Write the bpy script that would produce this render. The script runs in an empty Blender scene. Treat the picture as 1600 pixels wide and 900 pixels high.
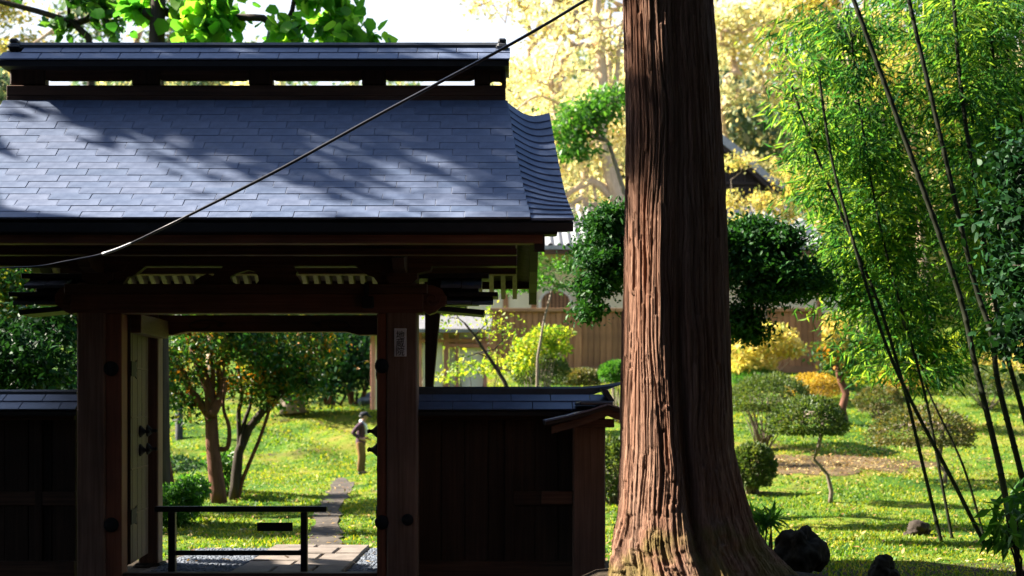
import bpy, bmesh, math, random
import numpy as np
from mathutils import Vector, Matrix, noise as mnoise

# ------------------------------------------------------------------ camera, sky, sun, exposure
SC = bpy.context.scene
COL = SC.collection
F, H, HY = 2200.0, 1.6, 640.0            # focal length in px of a 1600 px wide frame, eye height, horizon row
cam = bpy.data.cameras.new("camera"); camo = bpy.data.objects.new("camera", cam); COL.objects.link(camo)
camo.location = (0, 0, H); camo.rotation_euler = (math.radians(90), 0, 0)
cam.sensor_width = 36; cam.lens = 36*F/1600; cam.shift_y = (HY-450)/1600
cam.clip_end = 2000; cam.clip_start = 0.1
cam.dof.use_dof = True; cam.dof.focus_distance = 12.3; cam.dof.aperture_fstop = 1.9
SC.camera = camo
SUN_EL, SUN_BEHIND = 36.0, 12.0           # degrees above the horizon; degrees behind the picture plane, from the left
world = bpy.data.worlds.new("World"); SC.world = world; world.use_nodes = True
wn = world.node_tree; bg = wn.nodes["Background"]
sky = wn.nodes.new("ShaderNodeTexSky"); sky.sky_type = 'NISHITA'; sky.sun_disc = False
sky.sun_elevation = math.radians(SUN_EL); sky.sun_rotation = math.radians(-(90-SUN_BEHIND))
sky.air_density = 1.0; sky.dust_density = 1.5; sky.ozone_density = 3.0
tc_ = wn.nodes.new("ShaderNodeTexCoord"); sx_ = wn.nodes.new("ShaderNodeSeparateXYZ"); wn.links.new(tc_.outputs['Generated'], sx_.inputs[0])
mr_ = wn.nodes.new("ShaderNodeMapRange"); mr_.interpolation_type = 'SMOOTHSTEP'; wn.links.new(sx_.outputs[2], mr_.inputs[0])   # pale haze towards the horizon
mr_.inputs[1].default_value = .10; mr_.inputs[2].default_value = .55; mr_.inputs[3].default_value = .8; mr_.inputs[4].default_value = 0
mx_ = wn.nodes.new("ShaderNodeMix"); mx_.data_type = 'RGBA'; wn.links.new(mr_.outputs[0], mx_.inputs[0]); wn.links.new(sky.outputs[0], mx_.inputs[6]); mx_.inputs[7].default_value = (5.5, 5.5, 5.6, 1)
wn.links.new(mx_.outputs[2], bg.inputs[0]); bg.inputs[1].default_value = 0.056
sl = bpy.data.lights.new("sun", 'SUN'); so = bpy.data.objects.new("sun", sl); COL.objects.link(so)
sl.energy = 5.0; sl.angle = math.radians(0.5); sl.color = (1.0, 0.90, 0.74)
a_, e_ = math.radians(SUN_BEHIND), math.radians(SUN_EL)
SUND = Vector((math.cos(a_)*math.cos(e_), -math.sin(a_)*math.cos(e_), -math.sin(e_)))
so.rotation_euler = SUND.to_track_quat('-Z', 'Y').to_euler(); so.location = (-20, 15, 25)
SC.view_settings.view_transform = 'Standard'; SC.view_settings.look = 'None'
SC.view_settings.exposure = 2.42; SC.view_settings.gamma = 1.0
SC.cycles.max_bounces = 6; SC.cycles.transmission_bounces = 4; SC.cycles.transparent_max_bounces = 4
SC.cycles.caustics_reflective = False; SC.cycles.caustics_refractive = False

rnd = random.Random(7)
RNG = np.random.default_rng(7)

# ------------------------------------------------------------------ materials
def nodes_of(name):
    m = bpy.data.materials.new(name); m.use_nodes = True
    nt = m.node_tree; return m, nt, nt.nodes["Principled BSDF"], nt.nodes["Material Output"]
def N(nt, t, **kw):
    n = nt.nodes.new(t)
    for k, v in kw.items():
        if k[0] == 'i' and k[1:].isdigit(): n.inputs[int(k[1:])].default_value = v
        else: setattr(n, k, v)
    return n
def ramp(nt, cols, pos=None, interp='LINEAR'):
    r = nt.nodes.new("ShaderNodeValToRGB"); r.color_ramp.interpolation = interp
    el = r.color_ramp.elements; k = len(cols)
    pos = pos or [i/(k-1) for i in range(k)]
    while len(el) < k: el.new(0.5)
    for e, p, c in zip(el, pos, cols): e.position = p; e.color = (*c, 1)
    return r
def coords(nt, scale=(1, 1, 1), out='Object'):
    tc = N(nt, "ShaderNodeTexCoord"); mp = N(nt, "ShaderNodeMapping")
    mp.inputs['Scale'].default_value = scale
    nt.links.new(tc.outputs[out], mp.inputs[0]); return mp.outputs[0]
def mixc(nt, fac, a, b, mode='MIX'):
    m = N(nt, "ShaderNodeMix"); m.data_type = 'RGBA'; m.blend_type = mode
    for s, v in ((0, fac), (6, a), (7, b)):
        if hasattr(v, 'links'): nt.links.new(v, m.inputs[s])
        else: m.inputs[s].default_value = (*v, 1) if isinstance(v, tuple) else v
    return m.outputs[2]
def noise(nt, vec, scale, detail=4, rough=.55):
    n = N(nt, "ShaderNodeTexNoise"); n.inputs['Scale'].default_value = scale
    n.inputs['Detail'].default_value = detail; n.inputs['Roughness'].default_value = rough
    if vec is not None: nt.links.new(vec, n.inputs['Vector'])
    return n.outputs[0]
def bump(nt, p, h, strength, dist=.01):
    b = N(nt, "ShaderNodeBump"); b.inputs['Strength'].default_value = strength; b.inputs['Distance'].default_value = dist
    nt.links.new(h, b.inputs['Height']); nt.links.new(b.outputs[0], p.inputs['Normal'])

def wood(name, c1, c2, axis='z', rough=.65, grain=38, spec=.3, var=.35):
    m, nt, p, o = nodes_of(name)
    s = {'x': (1.2, grain, grain), 'y': (grain, 1.2, grain), 'z': (grain, grain, 1.2)}[axis]
    v = coords(nt, s)
    g = noise(nt, v, 1.0, 5, .65)
    big = noise(nt, coords(nt), 1.6, 3)
    r = ramp(nt, [c1, c2], [.3, .7]); nt.links.new(g, r.inputs[0])
    oi = N(nt, "ShaderNodeObjectInfo")
    mm = N(nt, "ShaderNodeMath", operation='MULTIPLY_ADD'); nt.links.new(oi.outputs['Random'], mm.inputs[0])
    mm.inputs[1].default_value = var; mm.inputs[2].default_value = 1-var/2
    cb = N(nt, "ShaderNodeCombineColor")
    for k in range(3): nt.links.new(mm.outputs[0], cb.inputs[k])
    c = mixc(nt, 1.0, r.outputs[0], cb.outputs[0], 'MULTIPLY')
    dr = ramp(nt, [(.55, .55, .58), (1.15, 1.1, 1.05)], [.3, .75]); nt.links.new(big, dr.inputs[0])
    c = mixc(nt, .8, c, dr.outputs[0], 'MULTIPLY')
    nt.links.new(c, p.inputs['Base Color']); p.inputs['Roughness'].default_value = rough
    p.inputs['Specular IOR Level'].default_value = spec
    bump(nt, p, g, .35, .006)
    return m
def plain(name, c, rough=.6, metal=0.0, spec=.4, mottled=.3, scale=8, bmp=.15):
    m, nt, p, o = nodes_of(name)
    n = noise(nt, coords(nt), scale, 5, .6)
    r = ramp(nt, [tuple(x*(1-mottled) for x in c), tuple(min(1, x*(1+mottled)) for x in c)], [.3, .7])
    nt.links.new(n, r.inputs[0]); nt.links.new(r.outputs[0], p.inputs['Base Color'])
    p.inputs['Roughness'].default_value = rough; p.inputs['Metallic'].default_value = metal
    p.inputs['Specular IOR Level'].default_value = spec
    if bmp: bump(nt, p, n, bmp, .01)
    return m
def leafmat(name, cols, transl=.45, rough=.45, tint=None, scale=1.1, spec=.4, pos=None):
    m, nt, p, o = nodes_of(name)
    ge = N(nt, "ShaderNodeNewGeometry")
    big = noise(nt, coords(nt), scale, 3)
    ad = N(nt, "ShaderNodeMath", operation='MULTIPLY_ADD'); nt.links.new(big, ad.inputs[0])
    ad.inputs[1].default_value = 1.3; ad.inputs[2].default_value = -.65
    a2 = N(nt, "ShaderNodeMath", operation='ADD', use_clamp=True)
    nt.links.new(ge.outputs['Random Per Island'], a2.inputs[0]); nt.links.new(ad.outputs[0], a2.inputs[1])
    r = ramp(nt, cols, pos); nt.links.new(a2.outputs[0], r.inputs[0])
    nt.links.new(r.outputs[0], p.inputs['Base Color']); p.inputs['Roughness'].default_value = rough
    p.inputs['Specular IOR Level'].default_value = spec
    tr = N(nt, "ShaderNodeBsdfTranslucent")
    tc = mixc(nt, 1.0, r.outputs[0], tint or (1.5, 1.45, .6), 'MULTIPLY')
    nt.links.new(tc, tr.inputs[0])
    mx = N(nt, "ShaderNodeMixShader"); mx.inputs[0].default_value = transl
    nt.links.new(p.outputs[0], mx.inputs[1]); nt.links.new(tr.outputs[0], mx.inputs[2])
    nt.links.new(mx.outputs[0], o.inputs[0])
    return m

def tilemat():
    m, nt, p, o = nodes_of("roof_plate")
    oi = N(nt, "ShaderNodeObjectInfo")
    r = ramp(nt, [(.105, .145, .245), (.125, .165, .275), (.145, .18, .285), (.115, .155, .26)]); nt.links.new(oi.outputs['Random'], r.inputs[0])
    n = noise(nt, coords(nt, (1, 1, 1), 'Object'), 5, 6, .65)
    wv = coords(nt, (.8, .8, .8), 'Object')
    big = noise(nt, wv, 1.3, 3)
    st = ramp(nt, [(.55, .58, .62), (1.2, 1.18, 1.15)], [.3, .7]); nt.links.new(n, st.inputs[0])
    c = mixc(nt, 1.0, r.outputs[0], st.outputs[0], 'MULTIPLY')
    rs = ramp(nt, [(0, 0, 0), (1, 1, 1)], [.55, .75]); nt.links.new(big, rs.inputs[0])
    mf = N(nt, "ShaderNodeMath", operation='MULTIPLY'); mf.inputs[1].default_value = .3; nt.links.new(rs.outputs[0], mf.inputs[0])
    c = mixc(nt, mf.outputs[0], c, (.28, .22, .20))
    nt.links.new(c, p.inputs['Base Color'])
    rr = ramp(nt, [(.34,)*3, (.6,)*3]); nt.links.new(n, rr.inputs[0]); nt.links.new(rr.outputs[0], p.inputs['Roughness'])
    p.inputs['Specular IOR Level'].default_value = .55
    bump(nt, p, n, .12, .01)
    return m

M = {}
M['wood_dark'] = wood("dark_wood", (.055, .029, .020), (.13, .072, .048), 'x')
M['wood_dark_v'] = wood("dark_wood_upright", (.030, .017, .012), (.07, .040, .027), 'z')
M['wood_red'] = wood("reddish_wood", (.14, .050, .028), (.24, .090, .050), 'z')
M['wood_red_x'] = wood("reddish_board", (.11, .046, .032), (.21, .098, .068), 'x')
M['wood_post'] = wood("weathered_post", (.13, .080, .058), (.26, .165, .125), 'z')
M['wood_door'] = wood("pale_door_board", (.046, .027, .018), (.095, .057, .038), 'z')
M['wood_lit'] = wood("lit_rafter_wood", (.20, .17, .14), (.34, .30, .26), 'y')  # rear rafters: bounce light from the garden painted into the wood colour
M['wood_fence'] = wood("fence_board", (.23, .105, .048), (.42, .21, .10), 'z', var=.5)
M['wood_fence_x'] = wood("fence_rail", (.24, .12, .06), (.38, .21, .11), 'x')
M['black'] = plain("blackened_metal", (.012, .013, .016), .5, .4)
M['iron'] = plain("dark_iron", (.016, .017, .02), .75, .2, .2)
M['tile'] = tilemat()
M['ridge'] = plain("ridge_cover", (.05, .055, .065), .45, .0, .4, .35, 4)
M['fasc'] = plain("dark_eave_edge", (.014, .013, .015), .6)
M['plaster'] = plain("cream_plaster", (.66, .60, .44), .85, 0, .2, .08, 2, .05)
M['white'] = plain("white_panel", (.66, .62, .56), .8, 0, .2, .1, 3, .05)
M['pink'] = wood("pinkish_post", (.36, .15, .12), (.50, .24, .19), 'z')
M['halltile'] = plain("pale_hall_roof", (.26, .27, .30), .55, 0, .4, .2, 6)
M['halldark'] = wood("dark_gable_wood", (.014, .010, .010), (.034, .022, .021), 'x')
M['wood_under'] = wood("roof_underside_board", (.05, .042, .034), (.10, .085, .07), 'x')
M['corridor_roof'] = plain("corridor_roof", (.16, .16, .17), .6)
M['plaque'] = plain("plaque_board", (.62, .64, .70), .7, 0, .2, .15, 10)
M['ink'] = plain("black_ink", (.015, .015, .018), .6, 0, .2, .1)
M['glint'] = plain("painted_glint", (.70, .72, .78), .35, 0, .5, .1)  # pale colour standing in for the sun's glint on the wire
M['cable'] = plain("grey_cable", (.055, .055, .065), .28, .5, .6, .1)
M['slab'] = plain("path_slab", (.17, .145, .13), .8, 0, .2, .25, 6, .3)
M['pebble'] = plain("gravel_stone", (.11, .13, .17), .75, 0, .3, .5, 9)
M['rock'] = plain("dark_rock", (.035, .032, .024), .9, 0, .1, .7, 9, .9)
M['soil'] = plain("path_soil", (.075, .065, .058), .95, 0, .1, .4, 5, .5)
M['bare'] = plain("bare_garden_earth", (.095, .068, .038), .95, 0, .1, .55, 3, .6)
M['dark_post'] = plain("dark_post", (.03, .032, .04), .8)
M['yellow_post'] = wood("yellow_post", (.45, .22, .04), (.6, .32, .07), 'z')
M['khaki'] = plain("khaki_cloth", (.17, .10, .042), .9, 0, .1, .2, 12)
M['towel'] = plain("white_towel", (.72, .74, .80), .95, 0, .1, .08, 20)
M['cap'] = plain("dark_cap", (.018, .020, .03), .8, 0, .2, .2)
M['skin'] = plain("skin", (.36, .20, .14), .55, 0, .4, .08, 10, 0)
M['hair'] = plain("grey_hair", (.06, .055, .055), .7)
M['shoe'] = plain("dark_shoe", (.03, .027, .025), .6)
def plaid():
    m, nt, p, o = nodes_of("plaid_shirt")
    v = coords(nt)
    w1 = N(nt, "ShaderNodeTexWave", bands_direction='Z'); w1.inputs['Scale'].default_value = 5
    w2 = N(nt, "ShaderNodeTexWave", bands_direction='X'); w2.inputs['Scale'].default_value = 5
    for w in (w1, w2): nt.links.new(v, w.inputs[0])
    c = mixc(nt, w1.outputs[1], (.022, .012, .028), (.09, .025, .045)); c2 = mixc(nt, w2.outputs[1], (.02, .016, .045), (.08, .03, .05))
    c = mixc(nt, .5, c, c2); nt.links.new(c, p.inputs['Base Color']); p.inputs['Roughness'].default_value = .9
    return m
M['plaid'] = plaid()
def barkmat(name, c1, c2, sc=(14, 14, 2.2), moss=0, bstr=.6):
    m, nt, p, o = nodes_of(name)
    v = coords(nt, sc); n = noise(nt, v, 1, 6, .68)
    r = ramp(nt, [c1, c2], [.28, .72]); nt.links.new(n, r.inputs[0]); c = r.outputs[0]
    if moss:
        tn = ramp(nt, [(.75, .62, .55), (1.0, 1.0, 1.0), (1.0, 1.12, 1.2)], [.3, .5, .7]); nt.links.new(noise(nt, coords(nt, (5, 5, .5)), 1.0, 4), tn.inputs[0])
        c = mixc(nt, 1.0, c, tn.outputs[0], 'MULTIPLY')
        v2 = coords(nt); n2 = noise(nt, v2, 3.5, 5)
        sx = N(nt, "ShaderNodeSeparateXYZ"); nt.links.new(v2, sx.inputs[0])
        mr = N(nt, "ShaderNodeMapRange"); nt.links.new(sx.outputs[2], mr.inputs[0])
        mr.inputs[1].default_value = 1.35; mr.inputs[2].default_value = .35; mr.inputs[3].default_value = 0; mr.inputs[4].default_value = .57
        ad = N(nt, "ShaderNodeMath", operation='ADD'); nt.links.new(n2, ad.inputs[0]); nt.links.new(mr.outputs[0], ad.inputs[1])
        st = ramp(nt, [(0, 0, 0), (1, 1, 1)], [.86, 1.0]); nt.links.new(ad.outputs[0], st.inputs[0])
        mf = N(nt, "ShaderNodeMath", operation='MULTIPLY'); mf.inputs[1].default_value = moss; nt.links.new(st.outputs[0], mf.inputs[0])
        c = mixc(nt, mf.outputs[0], c, (.13, .13, .02))
    nt.links.new(c, p.inputs['Base Color']); p.inputs['Roughness'].default_value = .9; p.inputs['Specular IOR Level'].default_value = .15
    bump(nt, p, n, bstr, .02)
    return m
M['cedar_bark'] = barkmat("cedar_bark", (.085, .040, .028), (.36, .205, .140), (70, 70, 1.2), .5, .9)
M['bark_red'] = barkmat("reddish_bark", (.06, .026, .017), (.19, .09, .06))
M['bark_dark'] = barkmat("dark_bark", (.022, .018, .016), (.07, .055, .045))
M['bark_grey'] = barkmat("grey_bark", (.10, .08, .065), (.27, .22, .18))
M['bark_pale'] = barkmat("pale_bark", (.38, .27, .18), (.60, .46, .34))
M['culm'] = barkmat("bamboo_culm", (.006, .008, .005), (.022, .026, .013), (20, 20, 1), 0, .1)
M['L_dark'] = leafmat("dark_evergreen_leaf", [(.010, .045, .012), (.020, .085, .020), (.04, .125, .03)], .28, .55, spec=.2)
M['L_camellia'] = leafmat("camellia_leaf", [(.006, .022, .010), (.010, .042, .015), (.022, .08, .024)], .2, .5, spec=.12)
M['L_mix'] = leafmat("garden_leaf", [(.010, .05, .016), (.025, .10, .022), (.06, .15, .03), (.26, .22, .03), (.50, .20, .02)], .45, .4, pos=[0, .32, .70, .97, 1])
M['L_green'] = leafmat("fresh_green_leaf", [(.02, .09, .015), (.05, .16, .025), (.10, .24, .04)], .5, .45)
M['L_kiri'] = leafmat("broad_backlit_leaf", [(.04, .18, .03), (.09, .28, .04), (.20, .40, .06)], .72, .5)
M['L_bamboo'] = leafmat("bamboo_leaf", [(.012, .06, .022), (.03, .12, .035), (.08, .20, .04), (.24, .36, .05)], .6, .6, scale=.6, spec=.12)
M['L_yellow'] = leafmat("autumn_yellow_leaf", [(.26, .32, .07), (.50, .46, .10), (.66, .52, .14), (.70, .60, .26)], .55, .6, (1.2, 1.15, .75), .5)
M['L_cream'] = leafmat("cream_autumn_leaf", [(.36, .42, .20), (.56, .56, .30), (.70, .64, .40), (.72, .60, .26)], .55, .6, (1.15, 1.1, .85), .4)
M['L_pale'] = leafmat("pale_yellow_green_leaf", [(.20, .26, .08), (.40, .40, .12), (.60, .50, .20), (.70, .52, .12)], .55, .6, (1.2, 1.15, .75), .4)
M['L_blue'] = leafmat("grey_green_leaf", [(.05, .10, .07), (.10, .17, .12), (.20, .26, .14), (.34, .28, .12)], .5, .6, (1.2, 1.2, .8), .5)
M['L_orange'] = leafmat("orange_leaf", [(.40, .18, .02), (.6, .33, .03), (.7, .45, .05)], .5, .6)
M['L_topiary'] = leafmat("clipped_azalea_leaf", [(.028, .062, .016), (.06, .105, .024), (.12, .15, .035)], .38, .55, scale=2)
M['L_gold'] = leafmat("golden_azalea_leaf", [(.24, .18, .03), (.42, .26, .03), (.50, .36, .06)], .4, .55, scale=2)
M['L_brownish'] = leafmat("bronze_azalea_leaf", [(.045, .075, .02), (.09, .105, .03), (.18, .13, .045)], .35, .55, scale=2)
M['L_lime'] = leafmat("lime_leaf", [(.07, .17, .02), (.20, .30, .03), (.46, .44, .06)], .55, .5)
M['L_litter'] = leafmat("fallen_leaf", [(.14, .07, .03), (.28, .15, .05), (.45, .30, .10), (.55, .45, .2)], .1, .7, scale=.3)
M['L_grass'] = leafmat("lawn_blade", [(.028, .095, .012), (.085, .185, .014), (.19, .26, .02), (.33, .30, .03)], .45, .6, scale=.3)
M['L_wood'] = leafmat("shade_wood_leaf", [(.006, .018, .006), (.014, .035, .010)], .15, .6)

def groundmat():
    m, nt, p, o = nodes_of("lawn_ground")
    v = coords(nt)
    n1 = noise(nt, v, .45, 4); n2 = noise(nt, v, 2.6, 5, .65); n3 = noise(nt, v, 22, 5, .7)
    r1 = ramp(nt, [(.02, .065, .01), (.06, .13, .014), (.14, .18, .022), (.22, .17, .05)], [.30, .46, .58, .74])
    ad = N(nt, "ShaderNodeMath", operation='MULTIPLY_ADD'); nt.links.new(n2, ad.inputs[0]); ad.inputs[1].default_value = .6
    nt.links.new(n1, ad.inputs[2]); sb = N(nt, "ShaderNodeMath", operation='SUBTRACT'); nt.links.new(ad.outputs[0], sb.inputs[0]); sb.inputs[1].default_value = .3
    nt.links.new(sb.outputs[0], r1.inputs[0])
    fine = ramp(nt, [(.55, .6, .5), (1.25, 1.2, 1.1)], [.3, .7]); nt.links.new(n3, fine.inputs[0])
    c = mixc(nt, 1.0, r1.outputs[0], fine.outputs[0], 'MULTIPLY')
    # bare earth in the forecourt, and thin patches in the lawn
    sx = N(nt, "ShaderNodeSeparateXYZ"); nt.links.new(v, sx.inputs[0])
    mr = N(nt, "ShaderNodeMapRange"); nt.links.new(sx.outputs[1], mr.inputs[0])
    mr.inputs[1].default_value = 12.6; mr.inputs[2].default_value = 15.2; mr.inputs[3].default_value = 1; mr.inputs[4].default_value = 0
    n4 = noise(nt, v, .9, 3)
    a2 = N(nt, "ShaderNodeMath", operation='ADD'); nt.links.new(mr.outputs[0], a2.inputs[0]); nt.links.new(n4, a2.inputs[1])
    st = ramp(nt, [(0, 0, 0), (1, 1, 1)], [.60, .78]); nt.links.new(a2.outputs[0], st.inputs[0])
    earth = ramp(nt, [(.022, .018, .013), (.060, .046, .033)], [.3, .7]); nt.links.new(n3, earth.inputs[0])
    c = mixc(nt, st.outputs[0], c, earth.outputs[0])
    nt.links.new(c, p.inputs['Base Color']); p.inputs['Roughness'].default_value = .95; p.inputs['Specular IOR Level'].default_value = .1
    bump(nt, p, n3, .8, .03)
    return m
M['ground'] = groundmat()

# ------------------------------------------------------------------ building helpers
def gx(px, Z): return (px-800)/F*Z
def gz(py, Z): return H+(HY-py)/F*Z
def W(px, py, Z): return Vector((gx(px, Z), Z, gz(py, Z)))
def sstep(t): t = min(1, max(0, t)); return t*t*(3-2*t)

def link(name, mesh, mat=None, parent=None, smooth=False):
    o = bpy.data.objects.new(name, mesh); COL.objects.link(o)
    if mat is not None:
        for mm in (mat if isinstance(mat, (list, tuple)) else [mat]): mesh.materials.append(mm)
    if smooth: mesh.polygons.foreach_set("use_smooth", np.ones(len(mesh.polygons), dtype=bool))
    if parent is not None: attach(o, parent)
    return o
def attach(o, parent):
    o.parent = parent
    if parent.type == 'EMPTY': o.matrix_parent_inverse = Matrix.Translation(-Vector(parent.location))
def thing(name, label, cat, loc=(0, 0, 0), group=None):
    o = bpy.data.objects.new(name, None); COL.objects.link(o); o.location = loc; o.empty_display_size = .1
    return tag(o, label, cat, group)
def tag(o, label, cat, group=None):
    o['label'] = label; o['category'] = cat
    if group: o['group'] = group
    return o
def structure(o): o['kind'] = 'structure'; return o
def stuff(o, label=None, cat=None):
    o['kind'] = 'stuff'
    if label: o['label'] = label
    if cat: o['category'] = cat
    return o
def copy_of(o, parent):
    c = o.copy(); COL.objects.link(c)
    if parent is not None: c.parent = parent
    return c

class MB:
    def __init__(s): s.v = []; s.f = []; s.m = []
    def add(s, vs, fs, mi=0):
        b = len(s.v); s.v += [tuple(x) for x in vs]; s.f += [tuple(i+b for i in f) for f in fs]; s.m += [mi]*len(fs); return s
    def box(s, x0, x1, y0, y1, z0, z1, mi=0, bev=.006, mtx=None):
        x0, x1 = min(x0, x1), max(x0, x1); y0, y1 = min(y0, y1), max(y0, y1); z0, z1 = min(z0, z1), max(z0, z1)
        b = min(bev, .3*min(x1-x0, y1-y0, z1-z0))
        if b <= 0:
            vs = [(x, y, z) for x in (x0, x1) for y in (y0, y1) for z in (z0, z1)]
            fs = [(0, 1, 3, 2), (4, 6, 7, 5), (0, 4, 5, 1), (2, 3, 7, 6), (0, 2, 6, 4), (1, 5, 7, 3)]
        else:
            X, Y, Zz = (x0, x1), (y0, y1), (z0, z1); vs = []; idx = {}
            for i in (0, 1):
                for j in (0, 1):
                    for k in (0, 1):
                        for ax in range(3):
                            q = [X[i], Y[j], Zz[k]]; sg = (1-2*i, 1-2*j, 1-2*k)
                            for a in range(3):
                                if a != ax: q[a] += sg[a]*b
                            idx[i, j, k, ax] = len(vs); vs.append(tuple(q))
            fs = []
            c = [(0, 0), (1, 0), (1, 1), (0, 1)]
            for s_ in (0, 1):
                fs.append([idx[s_, a, d, 0] for a, d in c]); fs.append([idx[a, s_, d, 1] for a, d in c]); fs.append([idx[a, d, s_, 2] for a, d in c])
            for a in (0, 1):
                for d in (0, 1):
                    fs.append([idx[0, a, d, 1], idx[1, a, d, 1], idx[1, a, d, 2], idx[0, a, d, 2]])
                    fs.append([idx[a, 0, d, 0], idx[a, 1, d, 0], idx[a, 1, d, 2], idx[a, 0, d, 2]])
                    fs.append([idx[a, d, 0, 0], idx[a, d, 1, 0], idx[a, d, 1, 1], idx[a, d, 0, 1]])
                    for k in (0, 1): fs.append([idx[a, d, k, 0], idx[a, d, k, 1], idx[a, d, k, 2]])
            # orient outward
            cen = Vector(((x0+x1)/2, (y0+y1)/2, (z0+z1)/2)); ff = []
            for f in fs:
                p = [Vector(vs[i]) for i in f]; n = (p[1]-p[0]).cross(p[2]-p[0])
                m_ = sum(p, Vector())/len(p)-cen
                ff.append(tuple(f) if n.dot(m_) > 0 else tuple(reversed(f)))
            fs = ff
        if mtx is not None: vs = [mtx @ Vector(v) for v in vs]
        return s.add(vs, fs, mi)
    def pbox(s, px0, px1, py0, py1, Z, depth, **k):
        return s.box(gx(px0, Z), gx(px1, Z), Z, Z+depth, gz(py1, Z), gz(py0, Z), **k)
    def tube(s, pts, rad, n=7, mi=0, cap=True):
        pts = [Vector(p) for p in pts]
        if not hasattr(rad, '__len__'): rad = [rad]*len(pts)
        up = None; rings = []; base = len(s.v)
        for i, p in enumerate(pts):
            t = (pts[min(i+1, len(pts)-1)]-pts[max(i-1, 0)])
            if t.length < 1e-9: t = Vector((0, 0, 1))
            t.normalize()
            if up is None: up = t.orthogonal()
            up = up-t*up.dot(t)
            if up.length < 1e-6: up = t.orthogonal()
            up.normalize(); r = t.cross(up)
            for k in range(n):
                a = 2*math.pi*k/n
                s.v.append(tuple(p+(up*math.cos(a)+r*math.sin(a))*rad[i]))
        for i in range(len(pts)-1):
            for k in range(n):
                a = base+i*n+k; b = base+i*n+(k+1) % n
                s.f.append((a, b, b+n, a+n)); s.m.append(mi)
        if cap:
            s.f.append(tuple(base+k for k in reversed(range(n)))); s.m.append(mi)
            e = base+(len(pts)-1)*n; s.f.append(tuple(e+k for k in range(n))); s.m.append(mi)
        return s
    def prism(s, poly, fn, d0, d1, mi=0):
        """poly: 2-D outline; fn(a, b, d) -> point; extruded from d0 to d1 (the polygon may be concave)."""
        from mathutils.geometry import tessellate_polygon
        n = len(poly); tri = tessellate_polygon([[Vector((a, b, 0)) for a, b in poly]])
        vs = [fn(a, b, d0) for a, b in poly]+[fn(a, b, d1) for a, b in poly]
        fs = [tuple(t) for t in tri]+[tuple(i+n for i in reversed(t)) for t in tri]
        fs += [(i, (i+1) % n, (i+1) % n+n, i+n) for i in range(n)]
        return s.add(vs, fs, mi)
    def lathe(s, prof, origin, axis, n=14, mi=0):
        ax = Vector(axis).normalized(); u = ax.orthogonal().normalized(); w = ax.cross(u); o = Vector(origin)
        base = len(s.v)
        for r, h in prof:
            for k in range(n):
                a = 2*math.pi*k/n; s.v.append(tuple(o+ax*h+(u*math.cos(a)+w*math.sin(a))*r))
        for i in range(len(prof)-1):
            for k in range(n):
                a = base+i*n+k; b = base+i*n+(k+1) % n; s.f.append((a, b, b+n, a+n)); s.m.append(mi)
        s.f.append(tuple(base+(len(prof)-1)*n+k for k in range(n))); s.m.append(mi)
        return s
    def mesh(s, name):
        me = bpy.data.meshes.new(name); me.from_pydata(s.v, [], s.f)
        if any(s.m): me.polygons.foreach_set("material_index", s.m)
        return me
    def build(s, name, mat=None, parent=None, smooth=False, fix=False):
        me = s.mesh(name)
        if fix:
            bm = bmesh.new(); bm.from_mesh(me); bmesh.ops.recalc_face_normals(bm, faces=bm.faces); bm.to_mesh(me); bm.free()
        return link(name, me, mat, parent, smooth)

def npmesh(name, V, T, mat, parent=None, smooth=False):
    V = np.asarray(V, np.float32); T = np.asarray(T, np.int32); k = T.shape[1]
    me = bpy.data.meshes.new(name); me.vertices.add(len(V)); me.vertices.foreach_set("co", V.ravel())
    me.loops.add(T.size); me.loops.foreach_set("vertex_index", T.ravel())
    me.polygons.add(len(T)); me.polygons.foreach_set("loop_start", np.arange(0, T.size, k, dtype=np.int32))
    if smooth: me.polygons.foreach_set("use_smooth", np.ones(len(T), dtype=bool))
    me.update(calc_edges=True)
    return link(name, me, mat, parent)

def unit(a): return a/np.maximum(1e-9, np.linalg.norm(a, axis=-1, keepdims=True))
def leaves(P, lo, hi, ratio=.45, up=.3, droop=0., D=None, shape='d', rng=RNG, cup=.08):
    P = np.asarray(P, float); n = len(P); L = rng.uniform(lo, hi, (n, 1))
    d = unit(rng.normal(size=(n, 3))) if D is None else unit(D+rng.normal(size=(n, 3))*.35)
    d[:, 2] -= droop; d = unit(d)
    nn = unit(rng.normal(size=(n, 3))+np.array([0, 0, up*2])); s = unit(np.cross(d, nn)); nn = np.cross(s, d)
    w = L*ratio*.5
    if shape == 'd':
        Q = [P, P+d*L*.42+s*w+nn*L*cup, P+d*L, P+d*L*.42-s*w+nn*L*cup]; T = [(0, 1, 2), (0, 2, 3)]
    else:       # broad leaf with a pointed tip
        Q = [P, P+d*L*.12+s*w*.8+nn*L*cup, P+d*L*.5+s*w+nn*L*cup, P+d*L*.8+s*w*.5+nn*L*cup*.5, P+d*L,
             P+d*L*.8-s*w*.5+nn*L*cup*.5, P+d*L*.5-s*w+nn*L*cup, P+d*L*.12-s*w*.8+nn*L*cup]
        T = [(0, 1, 2), (0, 2, 6), (0, 6, 7), (2, 3, 5), (2, 5, 6), (3, 4, 5)]
    q = len(Q); V = np.stack(Q, 1).reshape(-1, 3)
    T = (np.array(T)[None]+(np.arange(n)*q)[:, None, None]).reshape(-1, 3)
    return V, T
def join(parts):
    V = []; T = []; b = 0
    for v, t in parts: V.append(v); T.append(t+b); b += len(v)
    return np.concatenate(V), np.concatenate(T)
def blob(c, r, n, rng=RNG, shell=.0):
    """n points in an ellipsoid; shell > 0 keeps them near its skin"""
    p = unit(rng.normal(size=(n, 3))); k = rng.uniform(shell**3, 1, (n, 1))**(1/3)
    return np.asarray(c, float)+p*k*np.asarray(r, float)

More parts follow.
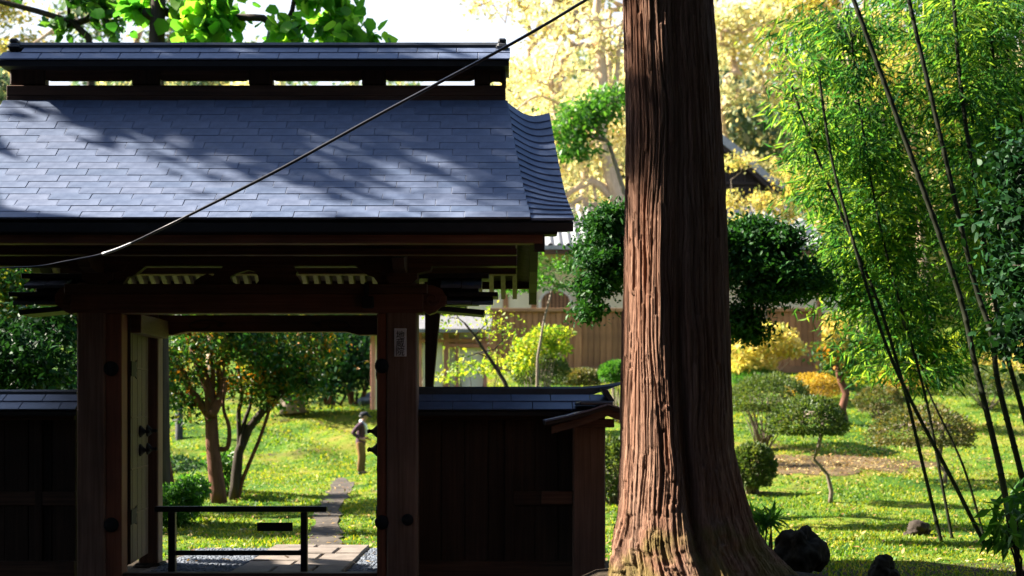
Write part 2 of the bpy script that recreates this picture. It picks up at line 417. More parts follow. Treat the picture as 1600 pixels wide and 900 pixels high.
def grow(path, rbase, targets, rtip=.008, jit=.12, rng=rnd, lift=.35, rtop=None, sides=7):
    """a trunk along path, and a limb bending out to every target from the nearest wood already there"""
    path = [Vector(p) for p in path]; nodes = []; par = []; chains = []
    for a, b in zip(path[:-1], path[1:]):
        k = max(2, int((b-a).length/.35))
        for i in range(k):
            nodes.append(a.lerp(b, i/k)); par.append(len(nodes)-2)
    nodes.append(path[-1]); par.append(len(nodes)-2); nm = len(nodes); chains.append(list(range(nm)))
    tg = sorted([Vector(t) for t in targets], key=lambda t: min((t-n).length for n in nodes[nm//3:]))
    for t in tg:
        best = min(range(nm//4, len(nodes)), key=lambda i: (nodes[i]-t).length+.8*max(0, nodes[i].z-t.z)+(.25 if i < nm else 0))
        a = nodes[best]; L = (t-a).length; k = max(2, min(6, int(L/.3)+1))
        ctrl = a.lerp(t, .45)+Vector((0, 0, lift*L*.5)); ch = [best]
        for i in range(1, k+1):
            u = i/k; p = a*(1-u)**2+ctrl*2*u*(1-u)+t*u*u
            if i < k: p = p+Vector((rng.gauss(0, jit), rng.gauss(0, jit), rng.gauss(0, jit)))*min(1, L*.6)
            nodes.append(p); par.append(ch[-1]); ch.append(len(nodes)-1)
        chains.append(ch)
    cnt = [0]*len(nodes)
    for ch in chains[1:]:
        i = ch[-1]
        while i >= 0: cnt[i] += 1; i = par[i]
    rtop = rtop or rbase*.35; mb = MB()
    R = [max(rtip, rtip*c**.5) for c in cnt]
    for j, i in enumerate(chains[0]): R[i] = max(rbase+(rtop-rbase)*(j/(nm-1)), rtip)
    R = [min(r, rbase) for r in R]
    for k, ch in enumerate(chains):
        rr = [R[i] for i in ch]
        if k: rr[0] = min(rr[0], rr[1]*1.35)
        mb.tube([nodes[i] for i in ch], rr, sides if k == 0 else (6 if rr[0] > .03 else 4))
    return mb

# ------------------------------------------------------------------ terrain
def prof(y, pts):
    return np.interp(y, [p[0] for p in pts], [p[1] for p in pts])
RP = [(-60, 0), (20, 0), (23, .03), (26, .16), (30, .55), (34, 1.05), (38, 1.62), (42, 2.3), (45, 2.80), (48, 2.95), (56, 3.1), (75, 6), (100, 13), (140, 20), (400, 30)]
LP = [(-60, 0), (30, 0), (33, .05), (35.5, .12), (38, .5), (41, 1.05), (44, 1.5), (47, 1.75), (52, 2.0), (60, 2.7), (75, 5.5), (100, 12), (140, 19), (400, 30)]
def hgt(x, y):
    x = np.asarray(x, float); y = np.asarray(y, float)
    s = np.clip((x+3.6)/2.8, 0, 1); s = s*s*(3-2*s)
    z = prof(y, LP)*(1-s)+prof(y, RP)*s
    z = z+.44*np.exp(-(((x-1.35)/1.55)**2+((y-10.45)/1.0)**2)*.5)*np.clip((x+.2)/.8, 0, 1)
    far = np.clip((y-17)/4, 0, 1)
    z = z+.10*np.clip((y-35)/2, 0, 1)*np.clip((47-y)/3, 0, 1)*np.clip((-1.5-x)/2, 0, 1)*np.sin(x*2.4+.8*np.sin(y*1.1))*np.sin(y*1.7+x*.6)
    z = z+far*(.05*np.sin(x*1.3+y*.55)*np.cos(y*.9-x*.4)+.03*np.sin(x*2.9+1.3)*np.sin(y*2.3))
    return z
def hit(px, py):
    Z = 11.5
    while Z < 120:
        if gz(py, Z) <= float(hgt(gx(px, Z), Z)): break
        Z += .05
    return Vector((gx(px, Z), Z, float(hgt(gx(px, Z), Z))))
# ------------------------------------------------------------------ ground
def axis(stops):
    out = []
    for (a, b, st) in stops: out += list(np.arange(a, b, st))
    out.append(stops[-1][1]); return np.array(out)
gxs = axis([(-260, -60, 20), (-60, -16, 2), (-16, 16, .16), (16, 60, 2), (60, 260, 20)])
gys = axis([(-60, 6, 3), (6, 9, .5), (9, 50, .16), (50, 80, 1), (80, 400, 10)])
GX, GY = np.meshgrid(gxs, gys)
GZ = hgt(GX, GY)
rough = RNG.normal(size=GX.shape)*.012*((GY > 15.5) & (GY < 50))
V = np.stack([GX, GY, GZ+rough], -1).reshape(-1, 3)
nx = len(gxs); ii = (np.arange(len(gys)-1)[:, None]*nx+np.arange(nx-1)[None]).ravel()
structure(npmesh("ground", V, np.stack([ii, ii+1, ii+nx+1, ii+nx], -1), M['ground'], smooth=True))

def ribbon(name, pts, widths, mat, lift, sub=8, jag=.05):
    """a sheet along pts that lies lift above the ground"""
    P = []; Wd = []
    for i in range(len(pts)-1):
        for k in range(sub):
            u = k/sub; P.append(Vector(pts[i]).lerp(Vector(pts[i+1]), u)); Wd.append(widths[i]*(1-u)+widths[i+1]*u)
    P.append(Vector(pts[-1])); Wd.append(widths[-1]); vs = []; fs = []; n = 9
    for i, p in enumerate(P):
        t = (P[min(i+1, len(P)-1)]-P[max(i-1, 0)]); s = Vector((t.y, -t.x, 0)).normalized()
        for k in range(n):
            q = p+s*Wd[i]*((k/(n-1))-.5+(rnd.uniform(-jag, jag) if k in (0, n-1) else 0))
            vs.append((q.x, q.y, float(hgt(q.x, q.y))+lift))
    for i in range(len(P)-1):
        for k in range(n-1): a = i*n+k; fs.append((a, a+1, a+n+1, a+n))
    me = bpy.data.meshes.new(name); me.from_pydata(vs, [], fs)
    return structure(link(name, me, mat, smooth=True))
PATH = [hit(506, 862), hit(508, 835), hit(515, 800), hit(527, 775), hit(534, 758), hit(533, 748)]
PW = [.44, .40, .36, .40, .5, .15]
ribbon("dirt_path", PATH, PW, M['soil'], .022, jag=.14)

# paved strip and gravel beds under the gate
gy0, gy1 = 12.2, 16.1
structure(MB().box(gx(180, 12.9), gx(610, 13)+.1, gy0, gy1, -.03, .012, bev=0).build("gravel_bed", M['soil']))
pv = structure(MB().box(-2.72, -1.62, gy0, gy1+.06, -.02, .020, bev=0).build("paved_path", M['soil']))
y = gy0; row = 0
while y < gy1:
    L = [.62, .48, .7, .55, .66][row % 5]
    cuts = [[0, .46, 1], [0, .62, 1], [0, .36, .72, 1]][row % 3]
    for a, b in zip(cuts[:-1], cuts[1:]):
        x0, x1 = -2.72+1.10*a, -2.72+1.10*b; dz = rnd.uniform(0, .008); j = [rnd.uniform(-.012, .012) for _ in range(4)]
        MB().box(x0+.012, x1-.012, y+.012, min(y+L, gy1+.05)-.012, 0, .045+dz, bev=.012, mtx=Matrix.Rotation(rnd.uniform(-.003, .003), 4, 'Y')).build("paving_slab", M['slab'], pv)
    y += L; row += 1
ico = bmesh.new(); bmesh.ops.create_icosphere(ico, subdivisions=1, radius=1); iv = np.array([v.co for v in ico.verts]); it = np.array([[v.index for v in f.verts] for f in ico.faces]); ico.free()
def pebbles(name, n, area, r0, r1, mat):
    c = []; 
    while len(c) < n:
        x, yy = RNG.uniform(area[0], area[1]), RNG.uniform(area[2], area[3])
        if -2.74 < x < -1.60: continue
        c.append((x, yy, .012))
    c = np.array(c); r = RNG.uniform(r0, r1, (n, 1, 1))*RNG.uniform(.7, 1.3, (n, 1, 3))*np.array([1, 1, .6])
    V = (c[:, None]+iv[None]*r).reshape(-1, 3); T = (it[None]+(np.arange(n)*len(iv))[:, None, None]).reshape(-1, 3)
    return stuff(npmesh(name, V, T, mat), "blue grey gravel beside the paved strip under the gate", "gravel")
pebbles("gravel", 7000, (-3.55, -1.15, 12.6, 16.05), .014, .03, M['pebble'])

# ------------------------------------------------------------------ the gate
XC = -2.41                                   # middle of the gate
ZP, ZR = 12.94, 13.25                        # face of the main posts, face of the ridge box
gate = thing("temple_gate", "dark wooden roofed temple gate with open doors and bluish plate roof", "gate", (XC, 13.5, 0))
mir = lambda x: 2*XC-x
def pair(name, mat, fn, parent=gate, **k):
    """a part on the right of the gate and its mirror image on the left"""
    mb = MB(); fn(mb); o = mb.build(name, mat, parent, fix=True, **k)
    m2 = MB(); m2.v = [(mir(x), y, z) for x, y, z in mb.v]; m2.f = [tuple(reversed(f)) for f in mb.f]; m2.m = mb.m
    return o, m2.build(name, mat, parent, fix=True, **k)

# roof surface: u across, t from the front eave (0) to the ridge (1), and down the back (1..2)
ZE, zE, zT, YB, zB = 11.6, gz(346, 11.6), gz(162, ZR), 15.75, 3.04
def slope(t):
    if t <= 1: return ZE+(ZR-ZE)*t, zE+(zT-zE)*(.80*t+.20*t*t)
    q = t-1; return ZR+.5+(YB-ZR-.5)*q, zT+(zB-zT)*(1.2*q-.2*q*q)
def xb(t): return gx(830, 11.6)*(1-t)+gx(793, ZR)*t if t <= 1 else gx(793, ZR)+.10*(t-1)
def xv(t): return gx(896, 11.6)*(1-t)+gx(857, ZR)*t if t <= 1 else gx(857, ZR)-.10*(t-1)
def verge(u, t):
    tt = t if t <= 1 else 2-t; y_, z_ = slope(t)
    x = xb(t)*(1-u)+xv(t)*u
    return Vector((x, y_, z_-.10*sstep(tt*2.5)*u**1.5-.085*tt*math.sin(math.pi*u)))
def surf(s, t):
    """s in -1..1: the whole width; |s| > .8 is the rolled verge"""
    if abs(s) <= .8:
        y_, z_ = slope(t); q = s/.8
        return Vector((XC+(xb(t)-XC)*q, y_, z_))
    p = verge((abs(s)-.8)/.2, t)
    return p if s > 0 else Vector((mir(p.x), p.y, p.z))
ss = [-1, -.96, -.92, -.88, -.84, -.8]+[-.8+1.6*i/10 for i in range(1, 10)]+[.8, .84, .88, .92, .96, 1]
ts = [i/8 for i in range(9)]+[1+i/8 for i in range(0, 9)]
mb = MB(); n = len(ss)
for lay, off in ((0, .012), (1, .085)):
    for t in ts:
        for s in ss: p = surf(s, t); mb.v.append((p.x, p.y, p.z-off))
tn = len(ts)
for lay in (0, 1):
    b = lay*n*tn
    for i in range(tn-1):
        for k in range(n-1):
            f = (b+i*n+k, b+i*n+k+1, b+(i+1)*n+k+1, b+(i+1)*n+k); mb.f.append(f if lay == 0 else tuple(reversed(f))); mb.m.append(lay)
b = n*tn
for i in range(tn-1):
    for k in (0, n-1): mb.f.append((i*n+k, (i+1)*n+k, b+(i+1)*n+k, b+i*n+k)); mb.m.append(2)
for k in range(n-1):
    for i in (0, tn-1): mb.f.append((i*n+k, i*n+k+1, b+i*n+k+1, b+i*n+k)); mb.m.append(2)
roof = mb.build("roof", [M['ridge'], M['wood_under'], M['fasc']], gate, fix=True)
# plates: 18 courses, each plate an object; one mesh per course
ROWS = 18
for i in range(ROWS):
    t0, t1 = i/ROWS, (i+1)/ROWS
    y0, z0 = slope(t0); y1, z1 = slope(min(1, t1+.012))
    L = math.hypot(y1-y0, z1-z0); ang = math.atan2(z1-z0, y1-y0)
    w = .352; xl, xr = mir(xb(t0+.5/ROWS)), xb(t0+.5/ROWS)
    me = {}
    def plate(x0, x1):
        ww = round(x1-x0, 3)
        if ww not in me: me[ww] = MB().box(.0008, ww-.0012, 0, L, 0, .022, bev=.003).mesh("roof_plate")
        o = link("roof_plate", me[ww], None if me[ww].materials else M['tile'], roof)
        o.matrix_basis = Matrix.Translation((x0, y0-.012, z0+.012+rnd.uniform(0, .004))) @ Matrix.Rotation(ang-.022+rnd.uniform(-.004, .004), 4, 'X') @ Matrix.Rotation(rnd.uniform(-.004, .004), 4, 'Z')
    x = xl-w*((i*.37+rnd.uniform(-.03, .03)) % 1)
    edges = [xl]
    while x < xr-.06:
        x += w*1.0
        if x > xl+.06 and x < xr-.06: edges.append(x)
    edges.append(xr)
    for a, b2 in zip(edges[:-1], edges[1:]): plate(a, b2)
    for side in (0, 1):                      # curled plate over the verge
        mb = MB(); K = 9
        for k in range(K):
            u = k/(K-1)
            for (t, dz) in ((t0-.010, .032), (t1+.01, .014), (t0-.010, .012), (t1+.01, -.004)):
                p = verge(u, max(0, t)) if t <= 1 else verge(u, 1)
                if t < 0: p = p+Vector((0, -.012, -.004))
                x_ = p.x+(.008 if k == K-1 else 0)
                mb.v.append((x_ if side == 0 else mir(x_), p.y, p.z+dz))
        for k in range(K-1):
            a = k*4; c = a+4
            mb.f += [(a, c, c+1, a+1), (a+2, a+3, c+3, c+2), (a, a+2, c+2, c), (a+1, c+1, c+3, a+3)]; mb.m += [0]*4
        mb.f += [(0, 1, 3, 2), (K*4-4, K*4-2, K*4-1, K*4-3)]; mb.m += [0, 0]
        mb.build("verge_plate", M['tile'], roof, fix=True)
# eave boards, stepping in under the plates
yl = ZE
def xsym(px, Z): x = gx(px, Z); return mir(x), x
for (pa, pb, px, dy, mt, nm) in ((349, 358, 888, .012, 'fasc', "eave_edge"), (358, 366, 871, .05, 'fasc', "eave_edge"), (366, 380, 848, .085, 'wood_red_x', "eave_board")):
    Z = ZE+dy; x0, x1 = xsym(px, Z)
    MB().box(x0, x1, Z, Z+.22-dy, gz(pb, Z), gz(pa, Z)-.002, bev=.004).build(nm, M[mt], gate)
MB().box(*xsym(845, ZE+.12), ZE+.075, ZE+.20, gz(366, ZE+.08), gz(356, ZE+.08), bev=0.004).build("eave_board", M['wood_red_x'], gate)
for dy, pa, pb in ((0, 0, 0),):
    x0, x1 = xsym(828, YB-.1)
    MB().box(x0, x1, YB-.12, YB-.04, zB-.10, zB-.015).build("eave_board", M['wood_dark'], gate)
# rafters
def under(t, off): y_, z_ = slope(t); return y_, z_-off
def rafter_mesh(ta, tb, o0, o1, w, name):
    pts = [ta+(tb-ta)*i/5 for i in range(6)]
    poly = [under(t, o0) for t in pts]+[under(t, o1) for t in reversed(pts)]
    return MB().prism(poly, lambda a, b, d: (d, a, b), -w/2, w/2)
fr = rafter_mesh(.10, .97, .088, .165, .055, "rafter"); ofr = None
rr = rafter_mesh(1.06, 1.985, .088, .225, .05, "rafter")
x = mir(gx(826, 12)); mef = fr.mesh("rafter"); mer = rr.mesh("rafter"); mef.materials.append(M['wood_dark']); mer.materials.append(M['wood_lit'])
for mm in (mef, mer):
    bm = bmesh.new(); bm.from_mesh(mm); bmesh.ops.recalc_face_normals(bm, faces=bm.faces); bm.to_mesh(mm); bm.free()
xe = gx(826, 12.0)
while x < xe:
    for mm in (mef, mer):
        o = link("rafter", mm, None, gate); o.matrix_parent_inverse = Matrix.Identity(4); o.location = (x-XC, -13.5, 0)
    x += .128
# purlins, bargeboards
x0, x1 = xsym(808, ZP+.02)
MB().box(x0, x1, ZP+.02, ZP+.22, gz(415, ZP), gz(397, ZP)).build("purlin", M['wood_dark'], gate)
x0, x1 = xsym(808, 12.25)
MB().box(x0, x1, 12.25, 12.37, gz(398, 12.25), gz(388, 12.25)).build("purlin", M['wood_dark'], gate)
x0, x1 = xsym(806, ZP)
MB().box(x0, x1, ZP+.06, ZP+.12, gz(397, ZP)+.002, gz(386, ZP)+.07).build("frieze_board", M['wood_dark'], gate)
x0, x1 = xsym(806, 15.2)
MB().box(x0, x1, 15.15, 15.3, gz(412, 15.2)-.12, gz(412, 15.2)).build("purlin", M['wood_dark'], gate)
x0, x1 = xsym(812, 13.55)
MB().box(x0, x1, 13.42, 13.6, 4.0, 4.28).build("ridge_purlin", M['wood_dark'], gate)
def barge(mb):
    xx = gx(842, 11.9); tp = [.06+.94*i/8 for i in range(9)]
    poly = [under(t, .09) for t in tp]+[under(1+.97*i/8, .09) for i in range(0, 9)]
    poly = [(y_, z_-.13*sstep((1-abs(i-8.5)/8.5)*2.5)) for i, (y_, z_) in enumerate(poly)]
    low = [(y_, z_-.23-.03*math.sin(i*1.0)) for i, (y_, z_) in enumerate(poly)]
    low[0] = (low[0][0]+.04, low[0][1]+.02); low[-1] = (low[-1][0]-.06, low[-1][1]-.02)
    mb.prism(poly+list(reversed(low)), lambda a, b, d: (d, a, b), xx-.04, xx+.045)
pair("bargeboard", M['fasc'], barge)
# ridge: box, struts with openings between, small roof, cap, end ornaments
rx0, rx1 = gx(10, ZR), gx(790, ZR)
MB().box(rx0, rx1, ZR, ZR+.5, gz(170, ZR)-.1, gz(150, ZR)).build('ridge_box', M['wood_dark'], gate)
MB().box(rx0, rx1, ZR+.001, ZR+.26, gz(150, ZR), gz(133, ZR)).build("ridge_box", M['wood_dark'], gate)
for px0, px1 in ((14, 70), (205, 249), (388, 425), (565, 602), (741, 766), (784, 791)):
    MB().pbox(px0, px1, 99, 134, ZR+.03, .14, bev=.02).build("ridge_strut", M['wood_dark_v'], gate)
for px0, px1 in ((68, 207), (247, 390), (423, 567), (600, 743), (764, 786)):   # lintel pieces that narrow each opening
    mb = MB()
    poly = [(px0+1, 99), (px1-1, 99), (px1-1, 122), (px1-8, 125), (px0+8, 125), (px0+1, 122)] if px1-px0 > 40 else [(px0+1, 99), (px1-1, 99), (px1-1, 128), (px1-6, 126), (px0+6, 126), (px0+1, 128)]
    mb.prism([(gx(a, ZR+.05), gz(b, ZR+.05)) for a, b in poly], lambda a, b, d: (a, d, b), ZR+.06, ZR+.11)
    mb.build("ridge_panel", M['wood_dark'], gate, fix=True)
MB().pbox(6, 795, 94, 108, ZR-.005, .20).build("ridge_beam", M['wood_dark'], gate)
zr0, zr1 = gz(94.5, 13.10), gz(79, 13.32)
mb = MB(); X0, X1 = gx(-6, 13.05), gx(797, 13.05)
mb.prism([(13.10, zr0), (13.32, zr1), (13.42, zr1), (13.64, zr0), (13.64, zr0-.035), (13.10, zr0-.05)], lambda a, b, d: (d, a, b), X0+.01, X1-.01)
rc = mb.build("ridge_roof", M['fasc'], gate, fix=True)
ang = math.atan2(zr1-zr0, .22); L = math.hypot(zr1-zr0, .22)
for k, (l0, l1, dz) in enumerate(((0, L*.62, .004), (L*.55, L, .012))):
    x = X0+(.17 if k else 0); wid = .372
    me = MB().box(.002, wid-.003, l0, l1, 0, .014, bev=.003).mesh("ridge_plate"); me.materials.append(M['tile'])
    if k: pl = X0
    while x < X1-.05:
        w2 = min(wid, X1-x)
        o = link("ridge_plate", me, None, rc); o.matrix_basis = Matrix.Translation((x, 13.09, zr0+dz)) @ Matrix.Rotation(ang, 4, 'X') @ Matrix.Diagonal((w2/wid, 1, 1, 1)); x += wid
MB().box(gx(14, 13.30), gx(791, 13.30), 13.30, 13.46, gz(80, 13.30)-.02, gz(65, 13.30), bev=.03).build("ridge_cap", M['ridge'], gate)
for px in (12, 776):
    mb = MB(); mb.pbox(px, px+17, 66, 80, 13.26, .24, bev=.02); mb.pbox(px+2, px+15, 59, 67, 13.28, .2, bev=.015); mb.pbox(px-1, px+18, 71, 74, 13.24, .28)
    mb.build("ridge_end_ornament", M['ridge'], gate)
# posts, jambs, beams
for a, b in ((119.5, 164), (604, 652)):
    MB().pbox(a, b, 441, 925, ZP, .27, bev=.015).build("post", M['wood_post'], gate)
    MB().box(gx(a-7, ZP), gx(b+7, ZP), ZP-.06, ZP+.33, -.06, .05, bev=.03).build("foundation_stone", M['rock'], gate)
for a, b in ((164.6, 190), (589, 603.4)):
    MB().pbox(a, b, 489.5, 925, ZP+.02, .20, bev=.008).build("door_jamb", M['wood_red'], gate)
for xx in (gx(247, 14.27)-.20, gx(610, 14.27)):
    MB().box(xx, xx+.20, 14.27, 14.47, -.02, gz(470, 14.27), bev=.012).build("rear_post", M['wood_post'], gate)
    MB().box(xx-.05, xx+.25, 14.22, 14.52, -.06, .045, bev=.03).build("foundation_stone", M['rock'], gate)
MB().pbox(110, 661, 459, 489, ZP-.004, .24).build("lintel", M['wood_red_x'], gate)
MB().pbox(100, 668, 443.5, 458.5, ZP-.03, .30).build("head_beam", M['wood_dark'], gate)
zb = 14.27
mb = MB(); P_ = [(238, 492), (602, 492), (602, 523), (560, 523), (540, 518), (290, 518), (268, 523), (238, 523)]
mb.prism([(gx(a, zb), gz(b, zb)) for a, b in P_], lambda a, b, d: (a, d, b), zb+.03, zb+.19)
rb = mb.build("rear_beam", M['wood_red_x'], gate, fix=True)
mb = MB()
for sx in (0, 1):                            # carved scroll lines on the rear beam
    pts = []
    for k in range(26):
        a = k*.42; r = 17-k*.55; px = 300+r*math.cos(a)*1.6+k*2.2; pts.append(Vector((gx(px if not sx else 840-px, zb), zb+.03, gz(506+r*.55*math.sin(a), zb))))
    mb.tube(pts, .009, 5)
mb.build("carved_scroll", M['wood_dark'], rb)
for a, b in ((222, 240), (612, 630)):        # beams that tie the front and rear posts
    x0 = gx(a, 13.7)
    MB().box(x0-.02, x0+.12, ZP+.27, 14.27, 2.32, 2.5).build("tie_beam", M['wood_dark'], gate)
def nose(mb):
    pts = [(650, 446), (676, 445), (690, 451), (697, 462), (696, 475), (688, 480), (680, 487), (670, 491), (662, 486), (650, 489)]
    mb.prism([(gx(a, ZP), gz(b, ZP)) for a, b in pts], lambda a, b, d: (a, d, b), ZP+.03, ZP+.19)
    q = [Vector((gx(675+(12-k*.5)*math.cos(k*.5), ZP), ZP+.028, gz(467+(12-k*.5)*math.sin(k*.5), ZP))) for k in range(20)]
    mb.tube(q, .009, 5)
pair("beam_nose", M['wood_red_x'], nose)
# brackets: bearing block, curved arm, three small blocks
def big_block(mb): mb.prism([(gx(a, ZP), gz(b, ZP)) for a, b in ((604, 427), (652, 427), (652, 436), (644, 443), (612, 443), (604, 436))], lambda a, b, d: (a, d, b), ZP-.02, ZP+.28)
def arm(mb): mb.prism([(gx(a, ZP), gz(b, ZP)) for a, b in ((566, 398), (690, 398), (690, 406), (676, 412), (672, 422), (650, 427), (604, 427), (588, 422), (582, 411), (566, 406))], lambda a, b, d: (a, d, b), ZP+.015, ZP+.205)
def nose_arm(mb):                            # arm that points out to the front
    mb.prism([(12.45, gz(404, 12.5)), (12.95, gz(398, ZP)), (12.95, gz(427, ZP)), (12.72, gz(427, 12.8)), (12.55, gz(418, 12.6))], lambda a, b, d: (d, a, b), gx(619, ZP), gx(637, ZP))
pair("bearing_block", M['wood_dark'], big_block); pair("bracket_arm", M['wood_dark'], arm); pair("bracket_arm", M['wood_dark'], nose_arm)
for k in (578, 628, 680):
    def small(mb, k=k): mb.pbox(k-13, k+13, 387, 398, ZP+.004, .20, bev=.02)
    pair("bearing_block", M['wood_dark'], small)
def strut(pts, name="carved_strut", d0=.04, d1=.13, both=True):
    f = lambda mb: mb.prism([(gx(a, ZP), gz(b, ZP)) for a, b in pts], lambda a, b, d: (a, d, b), ZP+d0, ZP+d1)
    if both: pair(name, M['wood_dark'], f)
    else: mb = MB(); f(mb); mb.build(name, M['wood_dark'], gate, fix=True)
strut([(302, 444), (304, 437), (313, 431), (322, 427), (331, 430), (338, 424), (347, 416), (347, 412), (455, 412), (463, 424), (461, 429), (472, 444),
       (398, 444), (403, 438), (402, 431), (397, 424), (386, 421), (376, 424), (366, 427), (358, 432), (360, 439), (368, 444)], both=False)
strut([(540, 398), (556, 416), (566, 424), (575, 430), (583, 432), (591, 444), (612, 444), (612, 398)])
MB().pbox(565, 583, 462, 481, ZP-.09, .08, bev=.01).pbox(569, 576, 441, 462, ZP-.06, .03).build("lintel_fitting", M['iron'], gate)
# small side roofs of stacked plates beyond the posts
def canopy(k):
    def f(mb):
        def sl(pa, pb, pc, pd, Z, dep, th, dz):    # a plate that falls towards the front
            x0, x1 = gx(pa, Z), gx(pb, Z); za, zc = gz(pc, Z), gz(pd, Z)
            mb.prism([(Z-dep, zc), (Z, za), (Z, za-th), (Z-dep, zc-th)], lambda a, b, d: (d, a, b), x0, x1)
        if k == 0: mb.box(gx(646, 13.2), gx(764, 13.2), 13.2, 13.55, gz(435, 13.2), gz(427, 13.2))
        if k == 1: sl(690, 721, 434, 448, 13.3, .22, .03, 0)
        if k == 2: sl(722.5, 753, 434, 449, 13.3, .22, .03, 0)
        if k == 3: mb.box(gx(700, 13.1), gx(778, 13.1), 13.1, 13.5, gz(463, 13.1), gz(456, 13.1))
        if k == 4: sl(700, 737, 462, 473, 13.3, .2, .03, 0)
        if k == 5: sl(738.5, 771, 461, 474, 13.3, .2, .03, 0)
        if k == 6: mb.prism([(gx(a, 13.0), gz(b, 13.0)) for a, b in ((672, 476), (757, 484), (755, 492), (672, 484))], lambda a, b, d: (a, d, b), 13.02, 13.4)
        if k == 7: mb.box(gx(668, 13.3), gx(748, 13.3), 13.32, 13.5, gz(476, 13.3), gz(436, 13.3))
    return f
for k, (nm, mt) in enumerate((("side_roof_ridge", 'fasc'), ("side_roof_plate", 'tile'), ("side_roof_plate", 'tile'), ("side_roof_edge", 'fasc'), ("side_roof_plate", 'tile'), ("side_roof_plate", 'tile'), ("side_roof_edge", 'fasc'), ("side_roof_board", 'fasc'))):
    pair(nm, M[mt], canopy(k))
def brace(mb): mb.prism([(gx(a, 14.5), gz(b, 14.5)) for a, b in ((664, 470), (689, 470), (673, 640), (664, 640))], lambda a, b, d: (a, d, b), 14.5, 14.66)
mb = MB(); brace(mb); mb.build("brace", M['wood_dark_v'], gate, fix=True)
# nail covers
for px, py, Z, s in ((174, 576, ZP+.02, 1), (174, 820, ZP+.02, 1), (597, 572, ZP+.02, 1), (597, 816, ZP+.02, 1), (637, 812, ZP, .8)):
    MB().lathe([(.068*s, -.01), (.068*s, .012), (.056*s, .03), (.03*s, .042), (.012*s, .046)], W(px, py, Z), (0, -1, 0), 16).build("nail_cover", M['iron'], gate, smooth=False)
# door leaves
def leaf_door(A, B, out):
    A, B = Vector(A), Vector(B); d = (B-A); L = d.length; d.normalize(); nrm = Vector((d.y, -d.x, 0))
    if nrm.x*out < 0: nrm = -nrm
    z0, z1 = .14, gz(494, 13.0)
    mt = Matrix(((d.x, nrm.x, 0, A.x), (d.y, nrm.y, 0, A.y), (0, 0, 1, 0), (0, 0, 0, 1)))
    dr = MB().box(0, L, -.05, -.004, z0, z1, mtx=mt).build("door", M['wood_door'], gate, fix=True)
    cuts = [0, .09, .36, .62, .87, 1]
    for a, b in zip(cuts[:-1], cuts[1:]):
        MB().box(a*L+.004, b*L-.004, -.002, .022, z0+.01, z1-.01, mtx=mt, bev=.005).build("door_board", M['wood_door'], dr, fix=True)
    for py in (576, 652, 731, 800):
        z = gz(py, 13.6)
        MB().box(.02, L-.02, .020, .027, z-.008, z+.008, mtx=mt, bev=.002).build("door_batten", M['wood_dark'], dr, fix=True)
    for fr_ in (.50, .93):
        for py in (674, 703):
            p = mt @ Vector((fr_*L, .022, gz(py, 13.75)))
            MB().lathe([(.062, 0), (.058, .014), (.035, .035), (.018, .055), (.014, .075), (.02, .085), (.012, .10)], p, nrm, 12).build("door_knob", M['iron'], dr)
    for py in (576, 808):
        z = gz(py, 13.2)
        pts = [(.0, -.07), (.22, -.07), (.30, -.09), (.27, -.03), (.33, 0), (.27, .03), (.30, .09), (.22, .07), (0, .07)]
        MB().prism([(a, z+b) for a, b in pts], lambda a, b, q: mt @ Vector((a, q, b)), .023, .031).build("strap_hinge", M['iron'], dr, fix=True)
leaf_door((gx(191, 13.02)+.012, 13.18, 0), (gx(229, 14.22), 14.20, 0), 1)
leaf_door((gx(590, 13.02), 13.18, 0), (gx(590, 13.02)-.085, 14.18, 0), -1)
MB().box(gx(190, 13)+.0, gx(589, 13), ZP+.05, ZP+.19, -.02, .09).build("door_sill", M['wood_dark'], gate)

# name plate on the right post
pl = thing("name_plate", "pale upright name board with three black characters on the gate post", "sign", tuple(W(625.5, 535, ZP-.02)))
MB().pbox(616, 635, 513, 557, ZP-.024, .020, bev=.003).build("board", M['plaque'], pl)
for i, ch in enumerate("地蔵院"):
    cu = bpy.data.curves.new("character", 'FONT'); cu.body = ch; cu.size = .085; cu.extrude = .001; cu.align_x = 'CENTER'; cu.align_y = 'CENTER'
    tmp = bpy.data.objects.new("character", cu); COL.objects.link(tmp)
    dg = bpy.context.evaluated_depsgraph_get(); me = bpy.data.meshes.new_from_object(tmp.evaluated_get(dg))
    bpy.data.objects.remove(tmp)
    R_ = Matrix.Rotation(math.pi/2, 4, 'X')
    co = np.array([v.co for v in me.vertices]) if len(me.vertices) else np.zeros((1, 3))
    print("GLYPH", ch, len(me.vertices), co.min(0), co.max(0))
    cx, cy = (co.min(0)+co.max(0))[:2]/2; s = .078/max(1e-6, max(np.ptp(co[:, 0]), np.ptp(co[:, 1])))
    me.materials.clear()
    me.transform(Matrix.Translation(W(625.5, 523+i*13, ZP-.0275)) @ R_ @ Matrix.Scale(s, 4, (1, 0, 0)) @ Matrix.Scale(s, 4, (0, 1, 0)) @ Matrix.Translation((-cx, -cy, 0)))
    link("character", me, M['ink'], pl)

